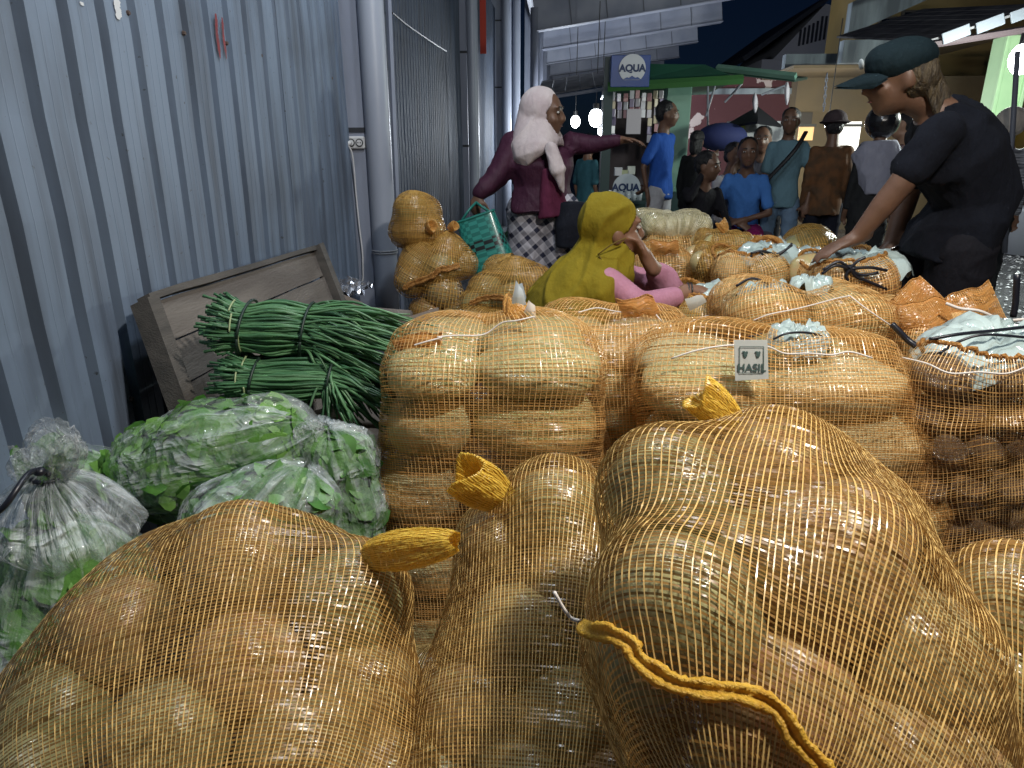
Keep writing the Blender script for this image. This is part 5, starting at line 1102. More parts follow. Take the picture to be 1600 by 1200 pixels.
def make_plaid(m):
    N, L = m.node_tree.nodes, m.node_tree.links; b = N['Principled BSDF']; tc = N.new('ShaderNodeTexCoord'); mp = N.new('ShaderNodeMapping'); mp.inputs['Rotation'].default_value = (0, math.radians(40), 0); mp.inputs['Scale'].default_value = (1, .3, 1); L.new(tc.outputs['Object'], mp.inputs[0])
    out = []
    for ax in ('X', 'Z'):
        for sc, lo, hi in ((5.0, .62, .66), (10.0, .86, .90)):
            w = N.new('ShaderNodeTexWave'); w.bands_direction = ax; w.inputs['Scale'].default_value = sc; w.inputs['Distortion'].default_value = .25; L.new(mp.outputs[0], w.inputs[0])
            r = N.new('ShaderNodeMapRange'); r.inputs[1].default_value = lo; r.inputs[2].default_value = hi; r.inputs[4].default_value = .42 if sc < 6 else .5; L.new(w.outputs['Fac'], r.inputs[0]); out.append(r)
    s = out[0].outputs[0]
    for q in out[1:]:
        a = N.new('ShaderNodeMath'); a.operation = 'ADD'; L.new(s, a.inputs[0]); L.new(q.outputs[0], a.inputs[1]); s = a.outputs[0]
    mx = N.new('ShaderNodeMix'); mx.data_type = 'RGBA'; mx.inputs[6].default_value = (.018, .020, .045, 1); mx.inputs[7].default_value = (.50, .48, .52, 1); mx.clamp_factor = True; L.new(s, mx.inputs[0]); L.new(mx.outputs[2], b.inputs['Base Color']); b.inputs['Roughness'].default_value = .85
make_plaid(plaid)
maroon = cloth('maroon', (.055, .016, .035), (.035, .010, .024), 6, .6)
t, (hc, r, f, u) = figure('standing woman in a pink headscarf and maroon jacket holding the green basket', J, {'skin': 'dark', 'build': .9, 'face': (.86, -.25, -.05), 'fwd': (.5, -.8, 0), 'top': maroon, 'topname': 'jacket', 'sleeve': 1.95, 'ease': .028, 'hem': .1, 'fold': .013, 'bottom': plaid, 'trouser_ease': .035, 'hair': False,
    'handR': ((-.25, -.25, -.9), (.3, 1, 0), 1.5), 'handL': ((1, -.1, -.02), (0, -.2, -1), .5)}, .010)
pinkscarf = cloth('dusty_pink', (.60, .53, .52), (.48, .40, .41), 7)
nk_ = v3(J['neck']); headscarf(t, hc, r, f, u, 1.07, pinkscarf, [('t', [(nk_ + (-.015, .01, .17), .088, .10), (nk_ + (-.02, .0, .10), .098, .11), (nk_ + (-.02, -.01, .04), .125, .122), (nk_ + (-.015, -.015, -.02), .165, .13), (nk_ + (-.01, -.02, -.06), .175, .125), (nk_ + (.0, -.02, -.075), .15, .11)], r)], amp=.0045, sm=9)
mb_ = Prims(); a, b_ = v3(PY(862, 232, Yw - .17)), v3(PY(880, 300, Yw - .19)); mb_.cap(a, (a + b_) / 2 + (0, -.015, 0), .034, .040); mb_.cap((a + b_) / 2 + (0, -.015, 0), b_, .038, .012)
blob('scarf_tail', mb_, pinkscarf, t, .007, 3, folds(.006, 26, 2))
mb_ = Prims(); a, b_ = v3(PY(858, 262, Yw - .145)), v3(PY(866, 342, Yw - .13)); mb_.trunk([(a + (0, .02, 0), .035, .03), ((a + b_) / 2 + (0, .015, 0), .06, .04), (b_ + (0, .01, .01), .085, .045)], R3)
blob('blouse', mb_, cloth('plum', (.12, .022, .055), (.09, .016, .04)), t, .009, 3, folds(.005, 20, 5))
a = v3(PY(892, 352, Yw - .12)); mb_ = Prims(); mb_.trunk([(a + (0, 0, -.115), .075, .05), (a, .085, .06), (a + (0, 0, .12), .07, .045)], R3)
tag(blob('shoulder_bag', mb_, cloth('navy_bag', (.012, .014, .022)), t, .009, 3), None)
# the green woven basket in her hand
weave = mat('teal_weave', (.015, .16, .135), .35, coat=.3)
def make_weave(m):
    N, L = m.node_tree.nodes, m.node_tree.links; b = N['Principled BSDF']; tc = N.new('ShaderNodeTexCoord'); c = N.new('ShaderNodeTexChecker'); c.inputs['Scale'].default_value = 1.0
    mp = N.new('ShaderNodeMapping'); mp.inputs['Scale'].default_value = (28, 16, 1); L.new(tc.outputs['UV'], mp.inputs[0]); L.new(mp.outputs[0], c.inputs[0]); c.inputs[1].default_value = (.012, .15, .125, 1); c.inputs[2].default_value = (.03, .25, .21, 1)
    s = N.new('ShaderNodeSeparateXYZ'); L.new(tc.outputs['UV'], s.inputs[0])
    lo = N.new('ShaderNodeMath'); lo.operation = 'COMPARE'; lo.inputs[1].default_value = .50; lo.inputs[2].default_value = .10; L.new(s.outputs[1], lo.inputs[0])
    mu = N.new('ShaderNodeMath'); mu.operation = 'MULTIPLY'; L.new(lo.outputs[0], mu.inputs[0])
    ck = N.new('ShaderNodeTexChecker'); ck.inputs['Scale'].default_value = 1; L.new(mp.outputs[0], ck.inputs[0]); ck.inputs[1].default_value = (1, 1, 1, 1); ck.inputs[2].default_value = (.35, .35, .35, 1); L.new(ck.outputs[0], mu.inputs[1])
    mx = N.new('ShaderNodeMix'); mx.data_type = 'RGBA'; mx.inputs[7].default_value = (.006, .010, .012, 1); L.new(mu.outputs[0], mx.inputs[0]); L.new(c.outputs[0], mx.inputs[6]); L.new(mx.outputs[2], b.inputs['Base Color'])
    bp = N.new('ShaderNodeBump'); bp.inputs['Strength'].default_value = .7; bp.inputs['Distance'].default_value = .006; L.new(c.outputs['Fac'], bp.inputs['Height']); L.new(bp.outputs[0], b.inputs['Normal'])
make_weave(weave)
Yk = Yw - .22; top, bot = v3(PY(743, 338, Yk)), v3(PY(770, 418, Yk)); bk = thing('woven_basket', 'teal green woven shopping basket with a black checked band, hanging from her hand', 'basket', tuple(bot))
ax = unit(bot - top); sx = unit(R3 - ax * (R3 @ ax)); sy = np.cross(ax, sx); n, k = 16, 48; V = []
for i in range(n):
    q = i / (n - 1); c = top * (1 - q) + bot * q; wx = .100 + .028 * q - .012 * max(0, q - .85) / .15; wy = .030 + .055 * q
    for j in range(k):
        a = 2 * math.pi * j / k; e = .55; V.append(c + sx * np.sign(math.cos(a)) * abs(math.cos(a)) ** e * wx + sy * np.sign(math.sin(a)) * abs(math.sin(a)) ** e * wy)
F = [(i * k + j, i * k + (j + 1) % k, (i + 1) * k + (j + 1) % k, (i + 1) * k + j) for i in range(n - 1) for j in range(k)] + [tuple((n - 1) * k + j for j in range(k))]
o = mesh_obj('basket_body', V, F, weave, bk); me = o.data; uvl = me.uv_layers.new(name='UVMap'); li = np.empty(len(me.loops), np.int32); me.loops.foreach_get('vertex_index', li)
uvl.data.foreach_set('uv', np.stack([(li % k) / k, (li // k) / n], 1).astype(np.float32).ravel())
MB().tube(np.vstack([np.array(V[:k]), V[:1]]), .006, 6, False).obj('basket_rim', mat('teal_strap', (.015, .17, .14), .4), bk, True)
for q in (-1, 1): MB().tube(catmull([top + sx * q * .075, v3(PY(742, 326, Yk)) + sx * q * .035 , v3(PY(744, 316, Yk + .05)), ], 14), .0065, 8).obj('handle', mat('teal_strap', (.015, .17, .14), .4), bk, True)

# ---- seated woman in the mustard headscarf (Y about 2.25), profile to the right
Ys = 2.28; hc = v3(PY(957, 360, Ys))
J = {'head': hc, 'neck': v3(PY(940, 418, Ys + .01)), 'chest': v3(PY(925, 462, Ys + .02)), 'pel': v3(PY(885, 560, Ys + .03)),
     'shR': v3(PY(950, 440, Ys - .13)), 'shL': v3(PY(955, 430, Ys + .16)), 'elR': v3(PY(1000, 478, Ys - .17)), 'wrR': v3(PY(1085, 456, Ys - .10)),
     'elL': v3(PY(1052, 456, Ys + .06)), 'wrL': v3(PY(1013, 408, Ys - .02))}
for sd, dy in (('R', -.1), ('L', .12)): J['hip' + sd] = v3(PY(890, 566, Ys)) + (0, dy, 0); J['kn' + sd] = v3(PY(1010, 590, Ys)) + (0, dy, 0); J['an' + sd] = J['kn' + sd] * np.array((1, 1, 0)) + np.array((-.1, 0, .09))
pink = cloth('pink', (.46, .22, .30), (.38, .17, .24), 7)
t, (hc, r, f, u) = figure('seated woman in a mustard headscarf resting her chin on her hand among the sacks', J, {'skin': 'brown', 'face': (1, .22, .06), 'fwd': (1, 0, 0), 'top': pink, 'topname': 'blouse', 'sleeve': 1.62, 'ease': .016, 'fold': .009, 'build': .88, 'bottom': cloth('navy_skirt', (.02, .02, .03)), 'hair': False, 'headscale': .98,
    'handL': ((-.40, -.02, .70), (-.75, -.05, -.4), .75), 'handR': ((1, .2, -.12), (0, 0, -1), .35)}, .008)
mustard = cloth('mustard', (.235, .18, .013), (.185, .14, .010), 5, .9)
sh = v3(J['neck']); rt = np.array((0, -1., 0))
tr = [(sh + (.02, 0, .10), .085, .09), (sh + (.0, 0, .02), .125, .115), (v3(PY(924, 440, Ys)), .165, .135), (v3(PY(902, 478, Ys)), .205, .165), (v3(PY(872, 540, Ys)), .22, .18)]
headscarf(t, hc, r, f, u, 1.0, mustard, [('t', tr, rt), ('c', sh + (0, 0, .05), v3(PY(938, 452, Ys - .13)), .085, .07), ('c', sh + (.02, .04, .02), v3(PY(970, 446, Ys + .14)), .08, .06)], .007, .009, .012)
# the scarf's tie strings at the side of the head
for a, b_ in (((934, 398), (978, 372)), ((936, 400), (950, 428))):
    MB().tube(catmull([PY(a[0], a[1], Ys - .108), PY((a[0] + b_[0]) / 2, (a[1] + b_[1]) / 2 - 3, Ys - .112), PY(b_[0], b_[1], Ys - .098)], 10), .0022, 6).obj('tie_string', mat('mustard_dark', (.12, .08, .006), .8), t, True)
strand('bag_strap', [PY(842, 492, Ys - .12), PY(868, 465, Ys - .1), PY(893, 440, Ys - .05)], .012, mat('black_strap', (.01, .01, .012), .6), t, 12)
for q in (0, .01): MB().tube([v3(PY(1084, 456, Ys - .10)) + np.array((q - .02, .028 * math.cos(a), .028 * math.sin(a))) for a in np.linspace(0, 6.28, 18)], .003, 6).obj('bracelet', mat('dark_bracelet', (.02, .02, .02), .3), t, True)

# ---- person in the teal cap leaning over the sacks (Y about 2.35)
Yc = 2.38; hc = v3(PY(1406, 120, Yc))
J = {'head': hc, 'neck': v3(PY(1455, 164, Yc + .01)), 'chest': v3(PY(1492, 238, Yc + .02)), 'pel': v3(PY(1488, 372, Yc + .04)),
     'shR': v3(PY(1450, 208, Yc + .17)), 'shL': v3(PY(1474, 205, Yc - .14)), 'elR': v3(PY(1420, 300, Yc + .26)), 'wrR': v3(PY(1392, 385, Yc + .20)),
     'elL': v3(PY(1404, 292, Yc - .12)), 'wrL': v3(PY(1338, 372, Yc - .08))}
for sd, dy in (('R', .10), ('L', -.10)): J['hip' + sd] = v3(PY(1476, 388, Yc + .04)) + (0, dy, 0); J['kn' + sd] = J['hip' + sd] * np.array((1, 1, 0)) + np.array((.02, 0, .42)); J['an' + sd] = J['hip' + sd] * np.array((1, 1, 0)) + np.array((.05, 0, .09))
navy = cloth('black_navy', (.006, .0075, .013), (.004, .005, .009), 6, .95)
t, (hc, r, f, u) = figure('person in a teal cap and loose black t-shirt leaning both hands on the sacks', J, {'skin': 'dark', 'face': (-1, .12, -.22), 'fwd': (-1, 0, 0), 'top': navy, 'sleeve': .66, 'ease': .014, 'hem': .2, 'fold': .012, 'build': 1.02, 'bend': (.06, 0, 0), 'bottom': cloth('black_trousers', (.008, .008, .012)), 'trouser_ease': .02, 'hair': False, 'headscale': .98,
    'handL': ((-.75, -.1, -.30), (-.25, 0, -1), .35), 'handR': ((-.6, -.1, -.4), (-.3, 0, -1), .35)}, .009)
hp = Prims(); R = np.array((r, f, u)).T
hp.ellipsoid(hc + -f * .035 + u * .0, (.082, .075, .085), R); hp.cap(hc - f * .07 - u * .02, hc - f * .12 - u * .13, .045, .035)
for q in range(7): hp.cap(hc - f * (.06 + .01 * q) - u * .05 + r * (-.05 + .016 * q), hc - f * (.10 + .012 * q) - u * (.17 + .01 * (q % 3)) + r * (-.06 + .02 * q), .016, .006)
blob('hair', hp, mat('bleached_hair', (.04, .028, .016), .5, noise=(.11, .08, .04), scale=30, bump=.6, bscale=90, stretch=(3, 3, .6)), t, .006, 2, folds(.004, 70, 3, (1, 1, .5)))
cp = Prims(); cp.ellipsoid(hc - f * .004 + u * .046, (.083, .103, .066), R, 28, 18); cp.ellipsoid(hc + f * .042 + u * .058, (.064, .056, .048), R, 28, 18); tealcap = cloth('teal_cap', (.006, .016, .021), (.004, .012, .016), 8)
co_ = blob('cap', cp, tealcap, t, .006, 3)
n = 12; V = []
for i in range(n):
    for j in range(9):
        x = (i / (n - 1) - .5) * 2; y = j / 8; V.append(hc + r * x * .078 * (1 - .25 * y * y) + f * (.085 + (.105 * math.sqrt(max(0, 1 - x * x * .85))) * y - .03 * x * x) + u * (.036 - .02 * y - .022 * x * x))
V = np.array(V); F = [(i * 9 + j, i * 9 + j + 1, (i + 1) * 9 + j + 1, (i + 1) * 9 + j) for i in range(n - 1) for j in range(8)]; V2 = V - u * .006; F += [tuple(q + n * 9 for q in ff[::-1]) for ff in F]
mesh_obj('cap_peak', np.vstack([V, V2]), F, tealcap, co_)
MB().ellipsoid(hc + f * .108 + u * .062 - r * .0, (.022, .006, .016), R).obj('cap_badge', mat('pale_badge', (.4, .45, .45), .6), co_, True)
MB().tube([v3(PY(1392, 385, Yc + .20)) + np.array((.03 * math.cos(a), .028 * math.sin(a), .015 * math.cos(a))) for a in np.linspace(0, 6.28, 20)], .004, 6).obj('bracelet', mat('silver', (.6, .6, .62), .25, .9), t, True)

# ---- people standing and sitting by the kiosk
def at(px, py, Y): p = PY(px, py, Y); return float(p.x), float(p.y)
def person(label, px, Y, kind, face, h, spec, arms=None, **kw):
    x, y = at(px, 300, Y); fn = standing if kind == 'stand' else seated
    J, f, r, k = fn(x, y, face, h, arms=arms, **kw); fa = math.radians(spec.pop('look', face)); spec.setdefault('build', .72); spec.setdefault('ease', .012); spec.setdefault('face', (math.cos(fa), math.sin(fa), spec.pop('tilt', -.03))); spec['fwd'] = tuple(f)
    return figure(label, J, spec, .013, k)
denim = cloth('faded_denim', (.16, .24, .34), (.11, .18, .27), 5)
person('man in a bright blue t-shirt and pale trousers standing by the green post', 1030, 6.2, 'stand', -35, 1.55, {'skin': 'dark', 'look': -12, 'top': cloth('blue_tee', (.025, .10, .42), (.02, .08, .34), 5), 'bottom': cloth('pale_trousers', (.42, .43, .46)), 'trouser_ease': .022, 'seed': 1, 'hem': .3},
    {'elR': (.22, -.06, 1.08), 'wrR': (.19, -.02, .86), 'elL': (-.22, -.10, 1.08), 'wrL': (-.08, -.17, .92)})
person('man in a black jumper sitting hunched with a hand at his mouth', 1085, 5.5, 'sit', -70, 1.56, {'skin': 'dark', 'look': -35, 'tilt': -.1, 'top': cloth('black_jumper', (.012, .012, .016)), 'sleeve': 1.95, 'bottom': cloth('dark_shorts', (.02, .02, .025)), 'trouser': 0, 'seed': 2}, {'wrR': (.0, .16, 1.10), 'elR': (.16, .2, .86)}, lean=.12, seat=.36)
person('man with a headband and white shirt sitting behind the man in black', 1127, 6.1, 'sit', -60, 1.58, {'skin': 'dark', 'look': -60, 'top': cloth('white_tee', (.40, .40, .43)), 'bottom': cloth('grey_shorts', (.10, .09, .12)), 'seed': 3}, {'wrR': (.10, .2, 1.0), 'elR': (.2, .2, .80)}, seat=.42)
tb, _ = person('man in a sky blue t-shirt and magenta shorts sitting on a grey crate', 1165, 5.8, 'sit', -110, 1.64, {'skin': 'dark', 'look': -100, 'top': cloth('sky_tee', (.06, .19, .52), (.05, .16, .45)), 'bottom': cloth('magenta_shorts', (.28, .015, .13), (.20, .01, .09)), 'trouser': 1, 'trouser_ease': .03, 'seed': 4}, {'wrR': (.02, .24, .62), 'wrL': (-.02, .25, .64)}, seat=.42)
person('smiling man half hidden behind the seated man in sky blue', 1180, 6.6, 'sit', -100, 1.66, {'skin': 'dark', 'look': -105, 'top': cloth('grey_tee', (.07, .07, .09)), 'bottom': cloth('dark_shorts', (.02, .02, .025)), 'seed': 5}, seat=.52)
t, (hc, r, f, u) = person('man in a pale teal t-shirt and jeans with a black bag across his chest', 1222, 5.8, 'stand', -108, 1.47, {'skin': 'dark', 'look': -112, 'top': cloth('pale_teal_tee', (.12, .22, .27), (.10, .18, .22), 5), 'bottom': denim, 'hem': .3, 'seed': 6}, {'elL': (-.24, .0, 1.08), 'wrL': (-.22, .06, .86)})
bx, by = at(1222, 300, 5.8); fb = np.array((math.cos(math.radians(-108)), math.sin(math.radians(-108)), 0)); rb = np.array((fb[1], -fb[0], 0))
o_ = np.array((bx, by, 0)); strap = mat('black_strap', (.01, .01, .012), .6)
MB().tube(catmull([o_ + fb * .02 - rb * .12 + (0, 0, 1.29), o_ + fb * .15 - rb * .06 + (0, 0, 1.16), o_ + fb * .16 + rb * .08 + (0, 0, .98), o_ + fb * .14 + rb * .16 + (0, 0, .88)], 14), .018, 6, squash=.5).obj('bag_strap', strap, t, True)
q = Prims(); q.trunk([(o_ + fb * .10 + rb * .20 + (0, 0, .70), .09, .05), (o_ + fb * .10 + rb * .20 + (0, 0, .82), .10, .06), (o_ + fb * .10 + rb * .19 + (0, 0, .95), .07, .045)], rb); blob('cross_body_bag', q, strap, t, .01, 3)
t, (hc, r, f, u) = person('man in an orange brown batik shirt and brimmed hat seen from behind', 1290, 5.7, 'stand', 80, 1.42, {'skin': 'dark', 'top': mat('batik_cloth', (.13, .055, .018), .85, noise=(.06, .032, .014), scale=14, detail=6), 'sleeve': 1.9, 'ease': .020, 'hem': .5, 'fold': .009, 'bottom': cloth('navy_trousers', (.010, .012, .022)), 'seed': 7})
q = Prims(); R = np.array((r, f, u)).T; q.ellipsoid(hc + u * .055, (.088, .10, .075), R); q.ellipsoid(hc + u * .035, (.12, .135, .012), R); blob('hat', q, cloth('brown_hat', (.06, .045, .05)), t, .009, 2)
t, (hc, r, f, u) = person('person in a black helmet and pale sleeveless vest over dark clothes seen from behind', 1362, 5.5, 'stand', 85, 1.43, {'skin': 'dark', 'top': cloth('charcoal', (.022, .024, .026)), 'sleeve': 1.9, 'ease': .018, 'hem': .9, 'bottom': cloth('charcoal', (.022, .024, .026)), 'hair': False, 'seed': 8})
q = Prims(); R = np.array((r, f, u)).T; q.ellipsoid(hc + u * .02 - f * .01, (.118, .132, .125), R); blob('helmet', q, mat('helmet_black', (.012, .012, .014), .25, coat=.5), t, .008, 4)
vx, vy = at(1362, 300, 5.5); o_ = np.array((vx, vy, 0)); q = Prims(); q.trunk([(o_ + (0, 0, .84), .08, .125), (o_ + (0, 0, .98), .14, .13), (o_ + (0, .01, 1.12), .175, .125), (o_ + (0, .02, 1.22), .12, .09)], (1, 0, 0)); blob('vest', q, cloth('pale_vest', (.30, .31, .38), (.25, .26, .33)), t, .011, 4, folds(.008, 22, 4, (1, 1, .15)))
person('dark haired person partly hidden right of the person in the helmet', 1396, 5.9, 'stand', 100, 1.44, {'skin': 'light', 'look': 150, 'top': cloth('dark_red', (.05, .02, .03)), 'bottom': cloth('charcoal', (.022, .024, .026)), 'seed': 9})
person('dark silhouetted figure beside the green post under the awning', 1082, 7.2, 'stand', 60, 1.34, {'skin': 'dark', 'top': cloth('charcoal', (.022, .024, .026)), 'sleeve': 1.9, 'bottom': cloth('charcoal', (.022, .024, .026)), 'hairvol': 1.12, 'hairback': .05, 'seed': 10})
t, (hc, r, f, u) = person('person in a cream cap with a striped dark top behind the leaning person\'s back', 1556, 5.2, 'stand', 60, 1.40, {'skin': 'brown', 'top': mat('striped_cloth', (.03, .035, .05), .8, noise=(.30, .32, .36), scale=26, stretch=(.4, .4, 4)), 'sleeve': 1.9, 'bottom': cloth('charcoal', (.022, .024, .026)), 'seed': 11})
q = Prims(); R = np.array((r, f, u)).T; q.ellipsoid(hc + u * .035, (.102, .118, .10), R); blob('cap', q, cloth('cream_cap', (.50, .46, .42), (.40, .36, .32)), t, .008, 3)
person('person in a teal top partly hidden behind the woman in the maroon jacket', 916, 6.6, 'stand', 40, 1.30, {'skin': 'brown', 'top': cloth('teal_top', (.05, .16, .20)), 'sleeve': .8, 'bottom': cloth('charcoal', (.022, .024, .026)), 'seed': 12})
# what the sitting men sit on
for px, Y, lb in ((1085, 5.5, 'dark low bench under the man in the black jumper'), (1127, 6.1, 'low stool under the man with the headband'), (1180, 6.6, 'low stool under the smiling half hidden man')):
    x, y = at(px, 300, Y); s_ = thing('stool', lb, 'stool', (x, y, 0))
    MB().box((x, y, .43), (.34, .34, .04), None, .006).obj('seat', mat('dark_box', (.05, .055, .065), .6), s_)
    for sx in (-.13, .13):
        for sy in (-.13, .13): MB().box((x + sx, y + sy, .205), (.035, .035, .41)).obj('leg', mat('dark_box', (.05, .055, .065), .6), s_)
x, y = at(1165, 300, 5.8); s_ = thing('crate', 'grey plastic crate used as a seat by the man in magenta shorts', 'crate', (x, y, 0))
MB().box((x, y, .24), (.42, .38, .44), None, .01).obj('crate_body', mat('grey_plastic', (.10, .10, .12), .5), s_)
for z in (.12, .36): MB().box((x, y, z), (.44, .40, .03), None, .006).obj('crate_rib', mat('grey_plastic2', (.13, .13, .15), .5), s_)
# ------------------------------------------------------------------ canopy behind the kiosk
steel = mat('pale_steel', (.25, .27, .33), .5, noise=(.18, .20, .26), scale=2); sheetm = mat('roof_sheet', (.78, .80, .84), .35, noise=(.68, .70, .76), scale=1.5, stretch=(1, 6, 1))  # shaded beams and lamplit roof: their light and shade put into the paint
cn = thing('canopy', 'long pale metal market canopy with stepped beams beyond the AQUA kiosk'.replace('AQUA ', ''), 'canopy', (1, 15, 0))
def span(px0, py0, px1, py1, Y): a, b = PY(px0, py0, Y), PY(px1, py1, Y); return a, b
YB = [11.0, 13.1, 15.3, 17.6, 20.0]; xr = []; prev = None
for i, Y in enumerate(YB):
    a = Vector((-.45 + .02 * i, Y, 3.02 + .02 * i)); b = Vector((2.62, Y, 3.45))
    d = b - a; L = d.length; e = d.normalized(); n = Vector((-e.z, 0, e.x))
    R = Matrix((e, Vector((0, 1, 0)), n)).transposed()
    MB().box((a + b) / 2, (L, .06, .40), R).obj('beam', steel, cn)
    for s in (-1, 1): MB().box((a + b) / 2 + n * s * .206, (L, .18, .014), R).obj('flange', steel, cn)
    for k in range(1, 6): MB().box(a + d * (k / 6) + Vector((0, -.034, 0)), (.014, .01, .39), R).obj('stiffener', mat('dark_steel', (.10, .11, .14), .6), cn)
    MB().tube([(a.x, Y, 0), (a.x, Y, a.z + .1)], .06, 12).obj('post', steel, cn, True)
for k in range(7):   # purlins
    u = k / 6; MB().box((-.45 + 3.1 * u, 15.5, 3.31 + .42 * u), (.06, 10.2, .08)).obj('purlin', steel, cn)
for k in range(5):
    y0, y1 = 10.4 + 2.1 * k, 10.4 + 2.1 * (k + 1) - .02; V = []; n = 60
    for j in range(n + 1):
        u = j / n; z = 3.38 + .42 * u + .02 * (1 if (j // 2) % 2 else -1) + .003 * k; V += [(-.6 + 3.45 * u, y0, z), (-.6 + 3.45 * u, y1, z)]
    mesh_obj('roof_sheet', V, [(2 * j, 2 * j + 1, 2 * j + 3, 2 * j + 2) for j in range(n)], sheetm, cn, False)
# hanging bulbs down the arcade, as seen
for lb, px, py, Y, w, r in (('larger glaring white bulb hanging left of the kiosk post', 931, 184, 10.5, 170, .10), ('smaller white bulb hanging farther off, nearer the woman in the maroon jacket', 899, 190, 12.5, 240, .08), ('lowest small white bulb just under the glaring one', 939, 205, 11.2, 20, .05)):
    p = PY(px, py, Y); hang_lamp(lb, (p.x, p.y, p.z), w, (.85, .92, 1.0), r, 3.1)
p = PY(1597, 92, 6.0); hang_lamp('glaring white bulb at the right edge beside the pale green column', (p.x, p.y, p.z), 210, (.92, 1.0, .92), .09, p.z + .6)
p = PY(1294, 192, 9.6); hang_lamp('small white bulb hanging before the tan wall, just right of the brimmed hat', (p.x, p.y, p.z), 50, (1.0, .95, .82), .05, p.z + 1.2)
# ------------------------------------------------------------------ green kiosk
Yk = 8.0; gm = mat('green_roof_paint', (.035, .14, .085), .5, noise=(.025, .10, .065), scale=2); lime = mat('lime_trim', (.05, .15, .045), .5); kp = mat('pale_green_post', (.20, .36, .28), .45, noise=(.14, .28, .22), scale=3)
kx = thing('kiosk', 'green roofed drinks kiosk with hanging sachets and a pale green post', 'kiosk', tuple(PY(1010, 300, Yk + .6) * 1.0)); kx.location.z = 0
a, b = PY(950, 138, Yk), PY(1148, 128, Yk); V = []
zt = PY(1000, 100, Yk).z
roof = [(a.x, Yk - .25, a.z), (b.x, Yk - .25, b.z), (b.x, Yk + 1.6, b.z), (a.x, Yk + 1.6, a.z), (a.x + .1, Yk + .1, zt + .02), (PY(1105, 100, Yk).x, Yk + .1, zt), (PY(1105, 100, Yk).x, Yk + 1.3, zt), (a.x + .1, Yk + 1.3, zt)]
MB().add(roof, [(0, 1, 5, 4), (1, 2, 6, 5), (2, 3, 7, 6), (3, 0, 4, 7), (4, 5, 6, 7), (3, 2, 1, 0)]).obj('roof', gm, kx)
MB().tube([(a.x - .02, Yk - .27, a.z - .01), (b.x + .02, Yk - .27, b.z)], .045, 4).obj('roof_trim', lime, kx)
p = PY(948, 200, Yk); MB().box((p.x, Yk, 1.05), (.10, .10, 2.1)).obj('post', mat('dark_green_post', (.03, .06, .06), .5), kx)
p0, p1 = PY(1036, 200, Yk + .3), PY(1074, 200, Yk + .3); MB().box(((p0.x + p1.x) / 2, Yk + .3, 1.0), (p1.x - p0.x, .25, 2.0), None, .01).obj('wide_post', kp, kx)
p0, p1 = PY(952, 200, Yk + 1.4), PY(1040, 200, Yk + 1.4); MB().box(((p0.x + p1.x) / 2, Yk + 1.45, 1.0), (p1.x - p0.x + .2, .04, 2.0)).obj('back_panel', mat('dark_wood_panel', (.05, .035, .04), .7), kx)
p0, p1 = PY(945, 320, Yk + .1), PY(1062, 320, Yk + .1); MB().box(((p0.x + p1.x) / 2, Yk + .2, .36), (p1.x - p0.x, .5, .72), None, .01).obj('counter', mat('dark_green_counter', (.02, .05, .05), .5), kx)
# sachets hanging in strips
rs = random.Random(9); cols = [(.75, .72, .78), (.55, .30, .32), (.70, .62, .45), (.45, .40, .55), (.8, .8, .85)]
for i in range(9):
    px = 958 + i * 9.5; n = rs.randint(3, 6); y0 = 138 + rs.uniform(0, 6)
    st = thing('sachet_strip', ('strip of small sachets hanging in the kiosk, ' + ('leftmost', 'second from the left', 'third from the left', 'fourth from the left', 'middle', 'fourth from the right', 'third from the right', 'second from the right', 'rightmost')[i]), 'sachets', tuple(PY(px, y0, Yk + .2)), 'sachet strips hanging in the kiosk')
    for k in range(n):
        q = PY(px + rs.uniform(-1, 1), y0 + 9 + k * 13, Yk + .2 + rs.uniform(-.05, .05)); c = rs.choice(cols)
        MB().box(q, (.05, .012, .085), Matrix.Rotation(rs.uniform(-.5, .5), 3, 'Z'), .004).obj('sachet', mat('sachet_%d' % cols.index(c), c, .3), st)
tag(MB().box(PY(990, 190, Yk + .1), (.16, .02, .26), None, .003).obj('paper_sheet', mat('paper_pale', (.55, .52, .56), .6), None, False, tuple(PY(990, 190, Yk + .1))), 'pale sheet hanging left of the man in bright blue', 'paper')
# the lit box sign and the round decal on the counter
blue = mat('sign_blue', (.012, .06, .27), .4, noise=(.010, .05, .22), scale=4); wht = mat('sign_white', (.55, .58, .62), .4); nvy = mat('sign_navy', (.01, .03, .10), .5)
Ysn = Yk - .32; c = PY(985, 111, Ysn); w_, h_ = (PY(1015, 111, Ysn) - PY(954, 111, Ysn)).x, (PY(985, 87, Ysn) - PY(985, 137, Ysn)).z
sg = thing('box_sign', 'blue box sign with a white disc and mountain drawing above the kiosk counter', 'sign', tuple(c))
MB().box((c.x, c.y + .12, c.z), (w_, .24, h_), None, .004).obj('sign_box', blue, sg)
def disc(px, py, r, Y, m, parent, name, cut=-.62):
    q = PY(px, py, Y); A = np.linspace(0, 2 * math.pi, 49)[:-1]; V = [(q.x + r * math.cos(a), Y - .004, q.z + max(cut, math.sin(a)) * r) for a in A]; V += [(x, Y, z) for x, y, z in V]; n = 48
    return mesh_obj(name, V, [tuple(range(n))] + [(i, i + n, (i + 1) % n + n, (i + 1) % n) for i in range(n)], m, parent, False), q
exx, eyy = np.array((1., 0, 0)), np.array((0, 0, 1.))
d_, q = disc(988, 107, .135, Ysn - .003, wht, sg, 'white_disc', -.8)
text_on('AQUA', (q.x, Ysn - .009, q.z), exx, eyy, .092, nvy, d_, bold=.0045)
